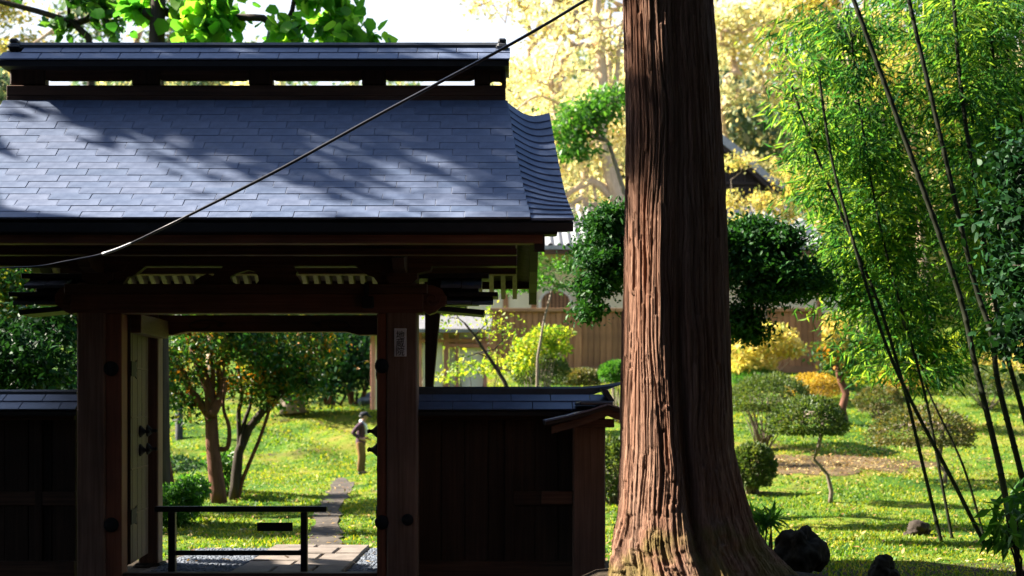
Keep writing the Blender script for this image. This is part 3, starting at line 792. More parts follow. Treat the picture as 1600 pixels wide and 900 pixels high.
# ------------------------------------------------------------------ the walls beside the gate
def side_wall(px0, px1, label, right):
    ZW = 13.40; x0, x1 = gx(px0, ZW), gx(px1, ZW)
    t = thing("side_wall", label, "wall", ((x0+x1)/2, ZW, 0))
    n = int((x1-x0)/.21)
    for i in range(n):
        a = x0+(x1-x0)*i/n; b = x0+(x1-x0)*(i+1)/n
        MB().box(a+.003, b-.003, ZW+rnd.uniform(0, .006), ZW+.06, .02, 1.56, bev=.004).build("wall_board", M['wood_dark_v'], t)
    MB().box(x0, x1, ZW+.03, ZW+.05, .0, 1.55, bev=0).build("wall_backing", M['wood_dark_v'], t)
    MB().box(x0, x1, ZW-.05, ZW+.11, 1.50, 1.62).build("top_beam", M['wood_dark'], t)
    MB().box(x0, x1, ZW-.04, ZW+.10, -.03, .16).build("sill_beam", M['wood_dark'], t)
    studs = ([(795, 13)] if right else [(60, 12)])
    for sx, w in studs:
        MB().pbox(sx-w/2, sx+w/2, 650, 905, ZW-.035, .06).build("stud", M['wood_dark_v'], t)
    a, b = ((802, 892) if right else (-110, 118))
    MB().pbox(a, b, 768, 790, ZW-.03, .04).build("rail", M['wood_dark'], t)
    # roof: deck, two courses of plates, ridge cover with a lifted end
    xa, xb_ = (x0-.03, gx(951, 13.2)) if right else (gx(-150, 13.2), gx(124, 13.2))
    ze, zr = gz(641, 13.08), gz(620, 13.36)
    mb = MB().prism([(13.09, ze-.012), (13.36, zr-.012), (13.56, zr-.012), (13.83, ze-.012), (13.83, ze-.05), (13.09, ze-.05)], lambda p, q, d: (d, p, q), xa, xb_)
    rf = mb.build("wall_roof", M['fasc'], t, fix=True)
    ang = math.atan2(zr-ze, .28); L = math.hypot(zr-ze, .28)
    for k, (l0, l1, dz) in enumerate(((0, L*.60, .0), (L*.52, L, .010))):
        wid = .372; x = xa-(.2 if k else 0)
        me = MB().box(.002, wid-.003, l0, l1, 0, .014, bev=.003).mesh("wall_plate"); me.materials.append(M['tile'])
        while x < xb_-.02:
            a = max(x, xa); b = min(x+wid, xb_)
            o = link("wall_plate", me, None, rf); o.matrix_basis = Matrix.Translation((a, 13.07, ze+dz)) @ Matrix.Rotation(ang, 4, 'X') @ Matrix.Diagonal(((b-a)/wid, 1, 1, 1)); x += wid
    yr = 13.37; pts = []
    K = 16; q0, q1 = (gx(652, yr), gx(974, yr)) if right else (gx(-150, yr), gx(119, yr))
    mb = MB()
    for i in range(K+1):
        u = i/K; x = q0+(q1-q0)*u; up = (.05*max(0, (u-.8)/.2)**1.6 if right else 0); nar = (1-.7*max(0, (u-.8)/.2) if right else 1)
        zt, zb_ = gz(604 if right else 608.5, yr)+up, gz(621, yr)+up*1.5
        if right: zb_ = zt-(zt-zb_)*nar
        mb.v += [(x, yr, zb_), (x, yr+.02, zt-.02), (x, yr+.05, zt), (x, yr+.14, zt), (x, yr+.18, zb_)]
    for i in range(K):
        for k in range(5): a = i*5+k; b = i*5+(k+1) % 5; mb.f.append((a, b, b+5, a+5)); mb.m.append(0)
    mb.f += [(4, 3, 2, 1, 0), tuple(K*5+k for k in range(5))]; mb.m += [0, 0]
    mb.build("wall_ridge", M['ridge'], t, fix=True)
    if right:
        MB().prism([(gx(a, 13.02), gz(b, 13.02)) for a, b in ((939, 607), (950, 609), (961, 627), (953, 628))], lambda a, b, d: (a, d, b), 13.05, 13.3).build("end_plate", M['ridge'], t, fix=True)
        MB().pbox(940, 958, 626, 641, 13.02, .3).build("end_block", M['fasc'], t)
        # buttress: post in front of the wall, tie rail and its own small gable roof
        ZBt = 12.42
        MB().pbox(896, 946, 662, 925, ZBt, .29, bev=.012).build("buttress_post", M['wood_post'], t)
        MB().box(gx(900, ZBt), gx(938, ZBt), ZBt+.29, ZW, gz(790, 12.9), gz(768, 12.9)).build("tie_rail", M['wood_dark'], t)
        MB().pbox(846, 897, 768, 788, ZBt+.08, .10).build("tie_rail", M['wood_dark'], t)
        Zg = 12.12; ap = (950, 634)
        def roofside(mb, ex, ez, th, d0, d1, up=0):
            pts = [(950, 634+up), ((950+ex)/2, (634+ez)/2+2+up), (ex, ez+up), (ex, ez+th+up), ((950+ex)/2, (634+ez)/2+2+th+up), (950, 634+th+up)]
            mb.prism([(gx(a, Zg), gz(b, Zg)) for a, b in pts], lambda a, b, d: (a, d, b), d0, d1)
        for ex in (852, 1048):
            mb = MB(); roofside(mb, ex, 660, 5, Zg, 13.2); br = mb.build("buttress_roof", M['fasc'], t, fix=True)
            for j in range(3):
                u0, u1 = j/3, (j+1)/3
                pa = (950+(ex-950)*u0, 634+26*u0+2*math.sin(math.pi*u0)-1.2); pb = (950+(ex-950)*u1, 634+26*u1+2*math.sin(math.pi*u1)-1.2)
                for q in range(3):
                    d0 = Zg-.015+q*.37
                    m2 = MB().prism([(gx(a, Zg), gz(b, Zg)) for a, b in (pa, pb, (pb[0], pb[1]-2), (pa[0], pa[1]-2.6))], lambda a, b, d: (a, d, b), d0, d0+.365)
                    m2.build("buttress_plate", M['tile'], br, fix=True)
            mb = MB(); roofside(mb, ex+(10 if ex < 950 else -10), 662, 12, Zg+.03, Zg+.09, 4); mb.build("buttress_bargeboard", M['wood_dark'], t, fix=True)
        MB().pbox(906, 958, 627, 633, Zg+.02, 1.0, bev=.01).build("buttress_ridge", M['ridge'], t)
        MB().pbox(885, 960, 655, 668, Zg+.12, .5).build("buttress_beam", M['wood_dark'], t)
    return t
side_wall(653, 945, "dark board wall with plate roof and gabled buttress beside the cedar", True)
side_wall(-140, 118, "dark board wall with plate roof under the garden trees, no buttress", False)

# ------------------------------------------------------------------ barrier with its hanging board, cable
ZB = 13.3
br = thing("barrier", "low dark wooden barrier of two posts and two rails in the gateway", "barrier", (gx(375, ZB), ZB, 0))
MB().pbox(241, 510, 791.5, 800, ZB-.03, .09, bev=.008).build("top_rail", M['black'], br)
MB().pbox(274, 470, 860.5, 868, ZB-.005, .05, bev=.006).build("bottom_rail", M['black'], br)
for a, b in ((263, 274), (470, 480)):
    MB().box(gx(a, ZB), gx(b, ZB), ZB-.02, ZB+.06, .03, gz(800, ZB)-.001, bev=.006).build("post", M['black'], br)
    MB().box(gx(a, ZB)-.03, gx(b, ZB)+.03, ZB-.18, ZB+.22, .0, .05, bev=.01).build("foot", M['black'], br)
hb = thing("hanging_board", "small blank dark board hung by two cords from the barrier rail", "board", tuple(W(429, 823, ZB-.01)))
MB().pbox(401.5, 457, 816.5, 830, ZB-.012, .022, bev=.004).build("board", M['black'], hb)
for px in (408, 451):
    MB().tube([W(px, 799.5, ZB-.001), W(px-.5, 817, ZB-.001)], .0025, 5).build("cord", M['cable'], hb)
cp = [(-1500, 395, 9.6), (-700, 432, 10.4), (-250, 433, 10.8), (0, 419, 11), (60, 416, 11), (100, 409, 11), (160, 397, 11), (205, 380, 11), (250, 358.5, 11), (300, 334, 10.95), (440, 263, 10.9), (600, 175, 10.8), (800, 68, 10.65), (915, 0, 10.5), (1000, -55, 10.35)]
pts = [W(*p) for p in cp]; fine = []
for i in range(len(pts)-1):
    p0, p1, p2, p3 = pts[max(i-1, 0)], pts[i], pts[i+1], pts[min(i+2, len(pts)-1)]
    for k in range(6):
        u = k/6; fine.append(.5*((2*p1)+(-p0+p2)*u+(2*p0-5*p1+4*p2-p3)*u*u+(-p0+3*p1-3*p2+p3)*u**3))
fine.append(pts[-1])
rc_ = lambda p: .004+.0085*sstep((p.x+5)/3.5)
cb = thing("overhead_cable", "thin dark cable with a pale sleeve slanting in front of the gate roof", "cable", tuple(fine[0]))
MB().tube(fine, [rc_(p) for p in fine], 8).build("wire", M['cable'], cb, smooth=True)
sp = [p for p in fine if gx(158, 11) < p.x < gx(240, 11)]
MB().tube(sp, [.0125-.006*i/len(sp) for i in range(len(sp))], 8).build("painted_glint", M['glint'], cb, smooth=True)  # tapered pale tube paints a glint along the wire
# ------------------------------------------------------------------ the cedar in front
def vnoise(shape_t, shape_z, th, zz, seed):
    """smooth periodic noise on a (angle, height) grid"""
    r = np.random.default_rng(seed); g = r.uniform(-1, 1, (shape_z+2, shape_t))
    a = th/(2*np.pi)*shape_t; b = np.clip(zz, 0, .9999)*shape_z
    i = np.floor(a).astype(int); j = np.floor(b).astype(int); fa = a-i; fb = b-j
    fa = fa*fa*(3-2*fa); fb = fb*fb*(3-2*fb); i0 = i % shape_t; i1 = (i+1) % shape_t
    return (g[j, i0]*(1-fa)+g[j, i1]*fa)*(1-fb)+(g[j+1, i0]*(1-fa)+g[j+1, i1]*fa)*fb
ZC = 10.5
def cedar():
    t = thing("cedar_tree", "huge cedar trunk with deep furrowed reddish bark in the foreground", "tree", (1.3, ZC, .2))
    prof_ = [(-1500, 1030, 40), (-700, 1036, 120), (0, 1043.5, 137), (300, 1053, 150), (500, 1055, 160), (700, 1060, 176), (800, 1067, 205), (850, 1074, 234), (890, 1088, 268), (930, 1098, 312), (980, 1104, 380)]
    pz = np.array([H+(HY-p[0])/F*ZC for p in prof_])[::-1]; pc = np.array([(p[1]-800)/F*ZC for p in prof_])[::-1]; pr = np.array([p[2]/F*ZC/2 for p in prof_])[::-1]
    zs = np.concatenate([np.linspace(pz[0], 5.2, 440), np.linspace(5.25, pz[-1], 50)]); na = 620
    th = np.linspace(0, 2*np.pi, na, endpoint=False); TH, ZZ = np.meshgrid(th, zs)
    zn = (ZZ-zs[0])/(zs[-1]-zs[0])
    cx = np.interp(ZZ, pz, pc); r = np.interp(ZZ, pz, pr)
    flare = np.clip((1.3-ZZ)/1.1, 0, 1)
    wob = TH+.09*vnoise(6, 16, TH, zn, 5)+.03*vnoise(14, 40, TH, zn, 6)          # furrows wander as they climb
    def strips(n, ph, pw): q = (wob/(2*np.pi)*n+ph) % 1.0; return 1-np.abs(q*2-1)**pw
    def shreds(n, ph, ln):                       # each strip breaks off at its own heights
        i = np.floor(wob/(2*np.pi)*n+ph).astype(int) % n; rr_ = np.random.default_rng(n); h0 = rr_.uniform(0, 9, n); lv = rr_.uniform(-1, 1, (n, 64))
        return lv[i, np.floor(np.clip(ZZ/ln+h0[i], 0, 1e3)).astype(int) % 64]
    lob = vnoise(7, 9, TH, zn, 4)
    m1 = .5+.5*vnoise(20, 16, TH, zn, 9); pa = .45*vnoise(24, 10, TH, zn, 11); pb = .45*vnoise(67, 18, TH, zn, 12); pc_ = .45*vnoise(150, 26, TH, zn, 13)
    d = .024*m1*(strips(24, pa, 8)-1)+.011*(strips(67, pb, 5)-1)+.0045*(strips(150, pc_, 3)-1)
    d += np.clip((1.25-ZZ)/.9, 0, 1)*(.012*shreds(46, pa, .17)+.007*shreds(90, pb, .09))
    d += .0065*shreds(67, pb, .55)+.003*shreds(150, pc_, .23)+.018*lob
    # one deep groove facing the camera, from breast height down
    ga = np.angle(np.exp(1j*(TH-(1.5*np.pi+.02+.05*np.sin(ZZ*2.1)))))
    d -= (.10*np.exp(-(ga/.10)**2))*np.clip((2.6-ZZ)/1.6, 0, 1)*np.clip((ZZ-.1)/.5, 0, 1)+.03*np.exp(-(ga/.16)**2)
    root = np.maximum(0, np.cos(TH*5+.9+.5*np.sin(ZZ*2)))**2
    r = r*(1+flare**2*(.22*root-.06)*1.0)+d*np.clip(r/.3, .2, 1.2)
    X = cx+r*np.cos(TH); Y = ZC+r*np.sin(TH)
    V = np.stack([X, Y, ZZ], -1).reshape(-1, 3)
    k = np.arange(na); k2 = (k+1) % na; j = np.arange(len(zs)-1)[:, None]*na
    T = np.stack([j+k, j+k2, j+na+k2, j+na+k], -1).reshape(-1, 4)
    npmesh("trunk", V, T, M['cedar_bark'], t, smooth=True)
    # hanging strips of bark
    mb = MB()
    # the crown starts far above the frame
    P = []
    for i in range(70):
        z = rnd.uniform(8.5, 12.5); a = rnd.uniform(0, 6.28); l = rnd.uniform(.5, 2.6)*(1-(z-8.5)/8)
        p0 = Vector((1.05, ZC, z)); p1 = p0+Vector((math.cos(a)*l, math.sin(a)*l, -.25*l)); mb.tube([p0, p0.lerp(p1, .5)+Vector((0, 0, .1)), p1], [.05, .03, .01], 5)
        P.append(blob(p1, (.5, .5, .3), 110)); P.append(blob(p0.lerp(p1, .6), (.4, .4, .25), 60))
    mb.build("limb", M['bark_dark'], t, smooth=True)
    V, T = leaves(np.concatenate(P), .08, .2, .22, droop=.5); npmesh("crown", V, T, M['L_dark'], t)
cedar()

# ------------------------------------------------------------------ trees and shrubs
def tree(name, label, cat, base, path, rbase, blobs, bark, leaf, nt=26, nl=9000, lo=.06, hi=.12, group=None, rtop=None, rtip=.006, jit=.12, sig=.26, shape='d', ratio=.5, up=.4, droop=.2, lift=.35, flat=.7, fill=.25, sides=8, extra=()):
    t = thing(name, label, cat, tuple(base), group)
    w = np.array([b[1][0]*b[1][1]*b[1][2] for b in blobs])**.6; w = w/w.sum(); tg = []
    for b, ww in zip(blobs, w): tg.append(blob(b[0], [k*.85 for k in b[1]], max(2, int(round(nt*ww))), shell=.3))
    tg = np.concatenate(tg)
    gm = grow(path, rbase, [tuple(q) for q in tg], rtip, jit, lift=lift, rtop=rtop, sides=sides)
    for ep, r0, r1 in extra:                     # further limbs with their own bends
        ep = [Vector(q) for q in ep]; fp = []
        for i in range(len(ep)-1):
            q0, q1, q2, q3 = ep[max(i-1, 0)], ep[i], ep[i+1], ep[min(i+2, len(ep)-1)]
            for k in range(5):
                u = k/5; fp.append(.5*((2*q1)+(-q0+q2)*u+(2*q0-5*q1+4*q2-q3)*u*u+(-q0+3*q1-3*q2+q3)*u**3))
        fp.append(ep[-1]); gm.tube(fp, [r0+(r1-r0)*i/(len(fp)-1) for i in range(len(fp))], 7)
    gm.build("trunk", M[bark], t, smooth=True)
    n1 = int(nl*(1-fill)); idx = RNG.integers(0, len(tg), n1)
    P = [tg[idx]+RNG.normal(size=(n1, 3))*np.array([sig, sig, sig*flat])*RNG.uniform(.4, 1.1, (n1, 1))]
    for b, ww in zip(blobs, w): P.append(blob(b[0], b[1], int(nl*fill*ww)))
    V, T = leaves(np.concatenate(P), lo, hi, ratio, up, droop, shape=shape)
    npmesh("crown", V, T, M[leaf], t)
    return t
def B(px, py, Z, rx, ry, dep): return (tuple(W(px, py, Z)), (rx/F*Z, dep, ry/F*Z))
def onground(px, Z): x = gx(px, Z); return Vector((x, Z, float(hgt(x, Z))-.03))

# dark evergreen close behind the cedar
g0 = onground(1085, 17.5); Zt = 17.5
tree("evergreen_tree", "dark green evergreen with layered crown showing on both sides of the cedar", "tree", g0,
     [g0, W(1095, 700, Zt), W(1085, 560, Zt), W(1080, 420, Zt)], .10,
     [B(935, 400, Zt, 42, 66, .5), B(965, 350, Zt, 45, 34, .5), B(925, 462, Zt, 26, 40, .35), B(1190, 430, Zt, 75, 62, .6), B(1160, 370, Zt, 45, 32, .5), B(1215, 382, Zt, 36, 30, .4), B(1245, 440, Zt, 45, 34, .5), B(1160, 500, Zt, 32, 26, .35), B(1170, 525, Zt, 20, 18, .2), B(1060, 390, Zt, 90, 60, .6)],
     'bark_dark', 'L_dark', nt=150, nl=40000, lo=.05, hi=.10, sig=.15, up=.9, droop=.1, flat=.5, fill=.14)

# garden trees seen through the gateway
b0 = hit(343, 787); Z = b0.y
LW = lambda Z, *q: [W(a, b_, Z+(k-1)*.08*(-1)**len(q)) for k, (a, b_) in enumerate(q)]
tree("garden_tree", "spreading multi-limbed tree with reddish trunk framed by the gateway", "tree", b0,
     [b0, W(337, 740, Z), W(332, 694, Z), W(330, 651, Z), W(328, 613, Z), W(304, 551, Z), W(296, 500, Z)], .14,
     [B(290, 555, Z, 60, 42, .8), B(350, 530, Z, 55, 34, .9), B(262, 600, Z, 26, 38, .5), B(330, 470, Z, 100, 60, 1.1), B(395, 545, Z, 44, 34, .7), B(300, 628, Z+.2, 14, 12, .3), B(350, 600, Z+.5, 34, 20, .4)],
     'bark_red', 'L_mix', nt=50, nl=8800, lo=.06, hi=.13, rtop=.07, rtip=.011, sig=.30, jit=.14,
     extra=[(LW(Z, (331, 655), (310, 625), (294, 603), (284, 574), (262, 545)), .085, .03), (LW(Z, (330, 650), (347, 612), (345, 575), (362, 550), (392, 541), (430, 530)), .09, .04),
            (LW(Z, (336, 700), (355, 700), (358, 668), (349, 636), (352, 590)), .05, .02), (LW(Z, (329, 640), (333, 590), (330, 540)), .05, .03)])
b1 = hit(366, 781); Z = b1.y
tree("garden_tree", "dark forked tree leaning right beside the reddish trunk in the gateway", "tree", b1,
     [b1, W(370, 735, Z), W(373, 707, Z), W(389, 669, Z), W(414, 638, Z), W(440, 614, Z), W(455, 590, Z)], .10,
     [B(440, 572, Z, 60, 42, .8), B(410, 606, Z, 40, 24, .5), B(475, 540, Z, 60, 36, .9), B(400, 540, Z, 40, 30, .6), B(440, 470, Z, 80, 40, 1), B(470, 600, Z, 30, 22, .5)],
     'bark_dark', 'L_mix', nt=40, nl=8200, lo=.06, hi=.13, rtop=.05, rtip=.009, sig=.28,
     extra=[(LW(Z, (370, 735), (374, 690), (373, 644), (378, 618), (372, 575)), .055, .025), (LW(Z, (376, 700), (382, 660), (392, 630), (395, 590)), .05, .02)])
b2 = hit(371, 778); Z = b2.y-.4; b2 = onground(371, Z)
tree("slender_tree", "slender pale stem slanting up beside the dark forked tree", "tree", b2,
     [b2, W(378, 752, Z), W(389, 725, Z), W(404, 690, Z), W(413, 665, Z), W(424, 630, Z), W(428, 605, Z)], .04, [B(440, 590, Z, 26, 20, .4), B(420, 560, Z, 26, 20, .4)], 'bark_red', 'L_mix', nt=8, nl=1500, lo=.07, hi=.12, rtop=.025)
b3 = hit(269, 775); Z = b3.y
tree("leaning_tree", "small leaning tree with bare bent trunk at the rear gate post", "tree", b3,
     [b3, W(262, 730, Z), W(257, 700, Z), W(250, 655, Z), W(240, 620, Z), W(228, 590, Z)], .085,
     [B(225, 570, Z, 40, 30, .6), B(250, 585, Z, 26, 24, .4), B(190, 560, Z, 50, 40, .7)], 'bark_red', 'L_camellia', nt=18, nl=4200, lo=.08, hi=.13, rtop=.06)
b4 = hit(458, 646); Z = b4.y
tree("old_tree", "thick grey trunk with dark crown on top of the mound", "tree", b4,
     [b4, W(456, 615, Z), W(454, 580, Z), W(458, 520, Z)], .42,
     [B(440, 560, Z, 60, 50, 1.6), B(530, 580, Z, 70, 36, 1.6), B(490, 530, Z, 90, 40, 1.8), B(560, 545, Z, 50, 36, 1.4), B(470, 600, Z, 50, 22, 1.1)],
     'bark_grey', 'L_camellia', nt=44, nl=10000, lo=.14, hi=.24, sig=.5, rtip=.012)
for k, (px, pb, ht, lab) in enumerate(((520, 634, 62, "many-stemmed shrub with bare lower stems at the back of the mound"), (556, 632, 70, "taller many-stemmed shrub with orange leaves beside the gate post"))):
    b = hit(px, pb); Z = b.y; t = thing("stemmed_shrub", lab, "shrub", tuple(b), "shrubs along the top of the mound"); mb = MB()
    for i in range(9):
        a = rnd.uniform(-1, 1); q = W(px+a*34, pb-ht*.9, Z)+Vector((0, rnd.uniform(-.6, .6), 0)); s_ = b+Vector((a*.25, rnd.uniform(-.2, .2), 0))
        mb.tube([s_, s_.lerp(q, .45)+Vector((rnd.gauss(0, .06), 0, .06)), q], [.05, .035, .015], 6)
    mb.build("stem", M['bark_red'], t, smooth=True)
    bl = [B(px, pb-ht*1.15, Z, 46, 24, 1), B(px+10, pb-ht*.85, Z, 40, 14, .8)]
    V, T = leaves(np.concatenate([blob(c, r, 1600) for c, r in bl]), .12, .22, .5, .4); npmesh("crown", V, T, M['L_mix'], t)

def bush(name, label, base, blobs, leaf, n, lo, hi, bark='bark_dark', cat="bush", group=None, up=.5, shape='d', ratio=.5, stems=7, shell=.55, droop=0):
    t = thing(name, label, cat, tuple(base), group); mb = MB(); b = Vector(base)
    for i in range(stems):
        c, r = blobs[i % len(blobs)]; q = Vector([c[k]+rnd.uniform(-.6, .6)*r[k] for k in range(3)])
        mb.tube([b+Vector((rnd.uniform(-.05, .05), rnd.uniform(-.05, .05), -.03)), b.lerp(q, .5)+Vector((rnd.gauss(0, .03), rnd.gauss(0, .03), 0)), q], [.018, .012, .005], 5)
    mb.build("stem", M[bark], t, smooth=True)
    w = np.array([r[0]*r[2]+r[0]*r[1] for c, r in blobs]); w = w/w.sum()
    V, T = leaves(np.concatenate([blob(c, r, int(n*ww)+1, shell=shell) for (c, r), ww in zip(blobs, w)]), lo, hi, ratio, up, droop, shape=shape)
    npmesh("foliage", V, T, M[leaf], t); return t
b = hit(285, 822); Z = b.y
bush("green_shrub", "low green shrub behind the left post of the barrier", b, [B(270, 790, Z, 40, 34, .5), B(300, 765, Z, 26, 24, .4), B(262, 815, Z, 26, 20, .4)], 'L_green', 5200, .05, .10)
b = hit(352, 778); Z = b.y-.35
bush("glossy_shrub", "young shrub with long glossy leaves against the reddish trunk", onground(352, Z), [B(345, 722, Z, 26, 20, .25), B(358, 750, Z, 18, 22, .25)], 'L_green', 420, .12, .20, ratio=.3, shell=.2)
b = hit(258, 742); Z = b.y
bush("dark_hedge", "dark low hedge behind the leaning bare trunk", b, [B(262, 726, Z, 60, 16, .8), B(200, 728, Z, 50, 18, .8)], 'L_camellia', 2600, .06, .1)
# trees over the left wall
for k, (px, Z, lab, lf, bl) in enumerate((
    (70, 19.0, "dense dark tree with a few orange leaves left of the gate", 'L_camellia', [(70, 545, 60, 60, .9), (20, 560, 50, 60, .9), (100, 490, 40, 50, .6), (-60, 540, 70, 80, 1.1), (40, 600, 60, 30, .8)]),
    (10, 23.0, "lighter green and yellow leaved tree above the left wall", 'L_mix', [(40, 430, 60, 50, 1), (90, 500, 50, 46, .9), (10, 480, 60, 50, 1), (-60, 420, 90, 90, 1.4)]))):
    g = onground(px, Z)
    tree("wall_tree", lab, "tree", g, [g, W(px+4, 700, Z), W(px-6, 600, Z), W(px+8, 500, Z)], .13, [B(a, b_, Z, c, d, e) for a, b_, c, d, e in bl], 'bark_dark', lf, nt=40, nl=11000, lo=.07, hi=.13, sig=.26)
    if k == 0:
        g2 = onground(110, 26.5)
        tree("wall_tree", "broad shrubby tree with glossy leaves low behind the left wall", "tree", g2, [g2, W(115, 700, 26.5), W(110, 600, 26.5)], .12, [B(60, 620, 26.5, 80, 40, 1.2), B(130, 600, 26.5, 60, 60, 1.2), B(-60, 600, 26.5, 90, 60, 1.4), B(190, 560, 26.5, 50, 50, 1)], 'bark_dark', 'L_camellia', nt=30, nl=8000, lo=.09, hi=.16, sig=.35)

# broad-leaved tree behind the ridge, forked tree at its left
Zk = 21.0; g = onground(246, Zk)
tree("broadleaf_tree", "tall tree with large bright heart-shaped leaves behind the gate ridge", "tree", g,
     [g, W(246, 400, Zk), W(243, 120, Zk), W(246, 30, Zk), W(250, -60, Zk), W(258, -160, Zk)], .20,
     [B(205, 8, Zk, 26, 10, .5), B(330, 45, Zk, 30, 34, .5), B(355, 10, Zk, 34, 20, .5), B(290, 26, Zk, 10, 14, .3), B(460, 45, Zk, 24, 24, .4), B(520, 10, Zk, 36, 26, .5), B(535, 52, Zk, 40, 16, .4), B(575, 60, Zk, 24, 8, .3), B(250, -150, Zk, 70, 40, .8), B(480, -50, Zk, 50, 20, .6)],
     'bark_dark', 'L_kiri', nt=46, nl=1150, lo=.13, hi=.27, shape='b', ratio=.95, rtop=.10, rtip=.012, sig=.2, up=.1, droop=.5, fill=.1)
Zk = 23.0; g = onground(140, Zk)
tree("forked_tree", "bare forked tree with thin arching boughs over the left end of the ridge", "tree", g,
     [g, W(143, 400, Zk), W(142, 80, Zk), W(138, 58, Zk), W(112, 34, Zk), W(60, 18, Zk), W(0, 2, Zk), W(-60, 0, Zk)], .10,
     [B(165, 8, Zk, 20, 10, .3), B(120, -10, Zk, 20, 16, .4), B(172, -40, Zk, 30, 20, .5), B(150, 20, Zk, 8, 8, .1), B(20, -30, Zk, 30, 20, .4), B(95, 45, Zk, 18, 12, .2), B(180, 40, Zk, 14, 16, .2)],
     'bark_dark', 'L_green', nt=18, nl=520, lo=.12, hi=.22, shape='b', ratio=.7, rtop=.04, rtip=.016, sig=.2, jit=.1)

# tall pale trees behind the hall and the garden (yellow autumn leaves)
bgt = [(60, 52, 17, 3.4, 'L_blue', "hazy grey green tree behind the left end of the ridge"), (190, 57, 18, 3.6, 'L_blue', "grey green tree with orange tinge between the dark boughs"), (330, 62, 17, 3.2, 'L_blue', "far grey green tree above the middle of the ridge"), (-70, 60, 18, 4, 'L_pale', "pale yellow tree past the left gable of the gate"),
       (600, 66, 13, 2.6, 'L_blue', "small distant tree peeping over the ridge"), (830, 56, 17, 3.8, 'L_cream', "pale yellow tree just right of the gate ridge"), (905, 53, 18, 3.6, 'L_cream', "tall bright yellow tree with twisting pale limbs left of the cedar"), (965, 61, 19, 4.2, 'L_cream', "tall golden tree right against the cedar's left edge"), (1070, 64, 18, 4, 'L_cream', "pale yellow tree directly behind the cedar trunk"),
       (1160, 60, 15, 3.4, 'L_cream', "pale tree with bare upper twigs right of the cedar"), (1240, 66, 16.5, 4, 'L_yellow', "golden tree above the dark gable"), (1340, 58, 19, 4, 'L_yellow', "bright golden tree behind the left bamboo"), (1450, 62, 22, 4.4, 'L_yellow', "tall golden tree behind the middle bamboo"), (1560, 56, 21, 4.2, 'L_yellow', "golden tree behind the bamboo at the right edge"), (1690, 60, 20, 4.6, 'L_pale', "pale tree beyond the right edge of the bamboo")]
for px, Z, ht, cr, lf, lab in bgt:
    g = onground(px, Z); top = Vector((g.x+rnd.uniform(-1, 1), Z, g.z+ht*.75))
    pth = [g]+[g.lerp(top, u)+Vector((rnd.gauss(0, .35), rnd.gauss(0, .35), 0)) for u in (.2, .4, .6, .8)]+[top]
    bl = []
    for i in range(11):
        u = rnd.uniform(.32, 1.0); a = rnd.uniform(0, 6.28); rr_ = cr*rnd.uniform(.2, .8)*(1.15-abs(u-.6))
        bl.append(((g.x+math.cos(a)*rr_, Z+math.sin(a)*rr_, g.z+ht*u), (rnd.uniform(1.0, 1.7), rnd.uniform(1.0, 1.7), rnd.uniform(.6, 1.1))))
    dens = {'L_cream': 5200, 'L_blue': 6000}.get(lf, 6500)
    tree("autumn_tree" if lf in ('L_yellow', 'L_pale', 'L_cream') else "hill_tree", lab, "tree", g, pth, .24, bl, 'bark_pale', lf, nt=46, nl=dens, lo=.16, hi=.34, group="tall trees behind the garden", rtop=.11, rtip=.034, jit=.30, sig=.62, fill=.35, sides=7)
Z = 50.0; g = onground(1005, Z)
tree("gnarled_tree", "gnarled tree with thick pale twisting limbs just left of the cedar", "tree", g,
     [g, W(1000, 420, Z), W(968, 320, Z), W(938, 225, Z), W(942, 120, Z), W(932, 20, Z), W(940, -60, Z)], .34,
     [B(900, 60, Z, 70, 50, 1.5), B(850, 130, Z, 50, 40, 1.2), B(960, 60, Z, 40, 60, 1.2), B(880, 300, Z, 50, 40, 1.2), B(920, 250, Z, 50, 50, 1.2), B(840, 210, Z, 30, 40, 1)], 'bark_pale', 'L_cream', nt=60, nl=1900, lo=.14, hi=.28, sig=.5, rtop=.12, rtip=.03, jit=.3,
     extra=[(LW(Z, (968, 320), (930, 285), (905, 292), (880, 310), (850, 345)), .17, .05), (LW(Z, (940, 232), (915, 182), (880, 165), (840, 150), (800, 178)), .12, .03), (LW(Z, (940, 180), (962, 130), (968, 60), (985, 0)), .12, .06),
            (LW(Z, (985, 360), (940, 345), (900, 352), (860, 330)), .15, .05), (LW(Z, (939, 215), (900, 230), (870, 190), (862, 110), (880, 60)), .09, .03), (LW(Z, (925, 275), (930, 320), (910, 350)), .07, .03)])
Z = 43.6; g = onground(1195, Z)
tree("bough_tree", "pale yellow-green boughs hanging in front of the dark gable", "tree", g, [g, W(1195, 480, Z), W(1185, 380, Z), W(1190, 300, Z)], .09,
     [B(1150, 250, Z, 26, 14, .6), B(1195, 318, Z, 34, 16, .7), B(1232, 270, Z, 26, 20, .7), B(1150, 312, Z, 28, 14, .6), B(1240, 330, Z, 40, 20, .8), B(1160, 350, Z, 30, 12, .6)], 'bark_grey', 'L_pale', nt=30, nl=2300, lo=.09, hi=.18, sig=.28, flat=.5, rtip=.01)
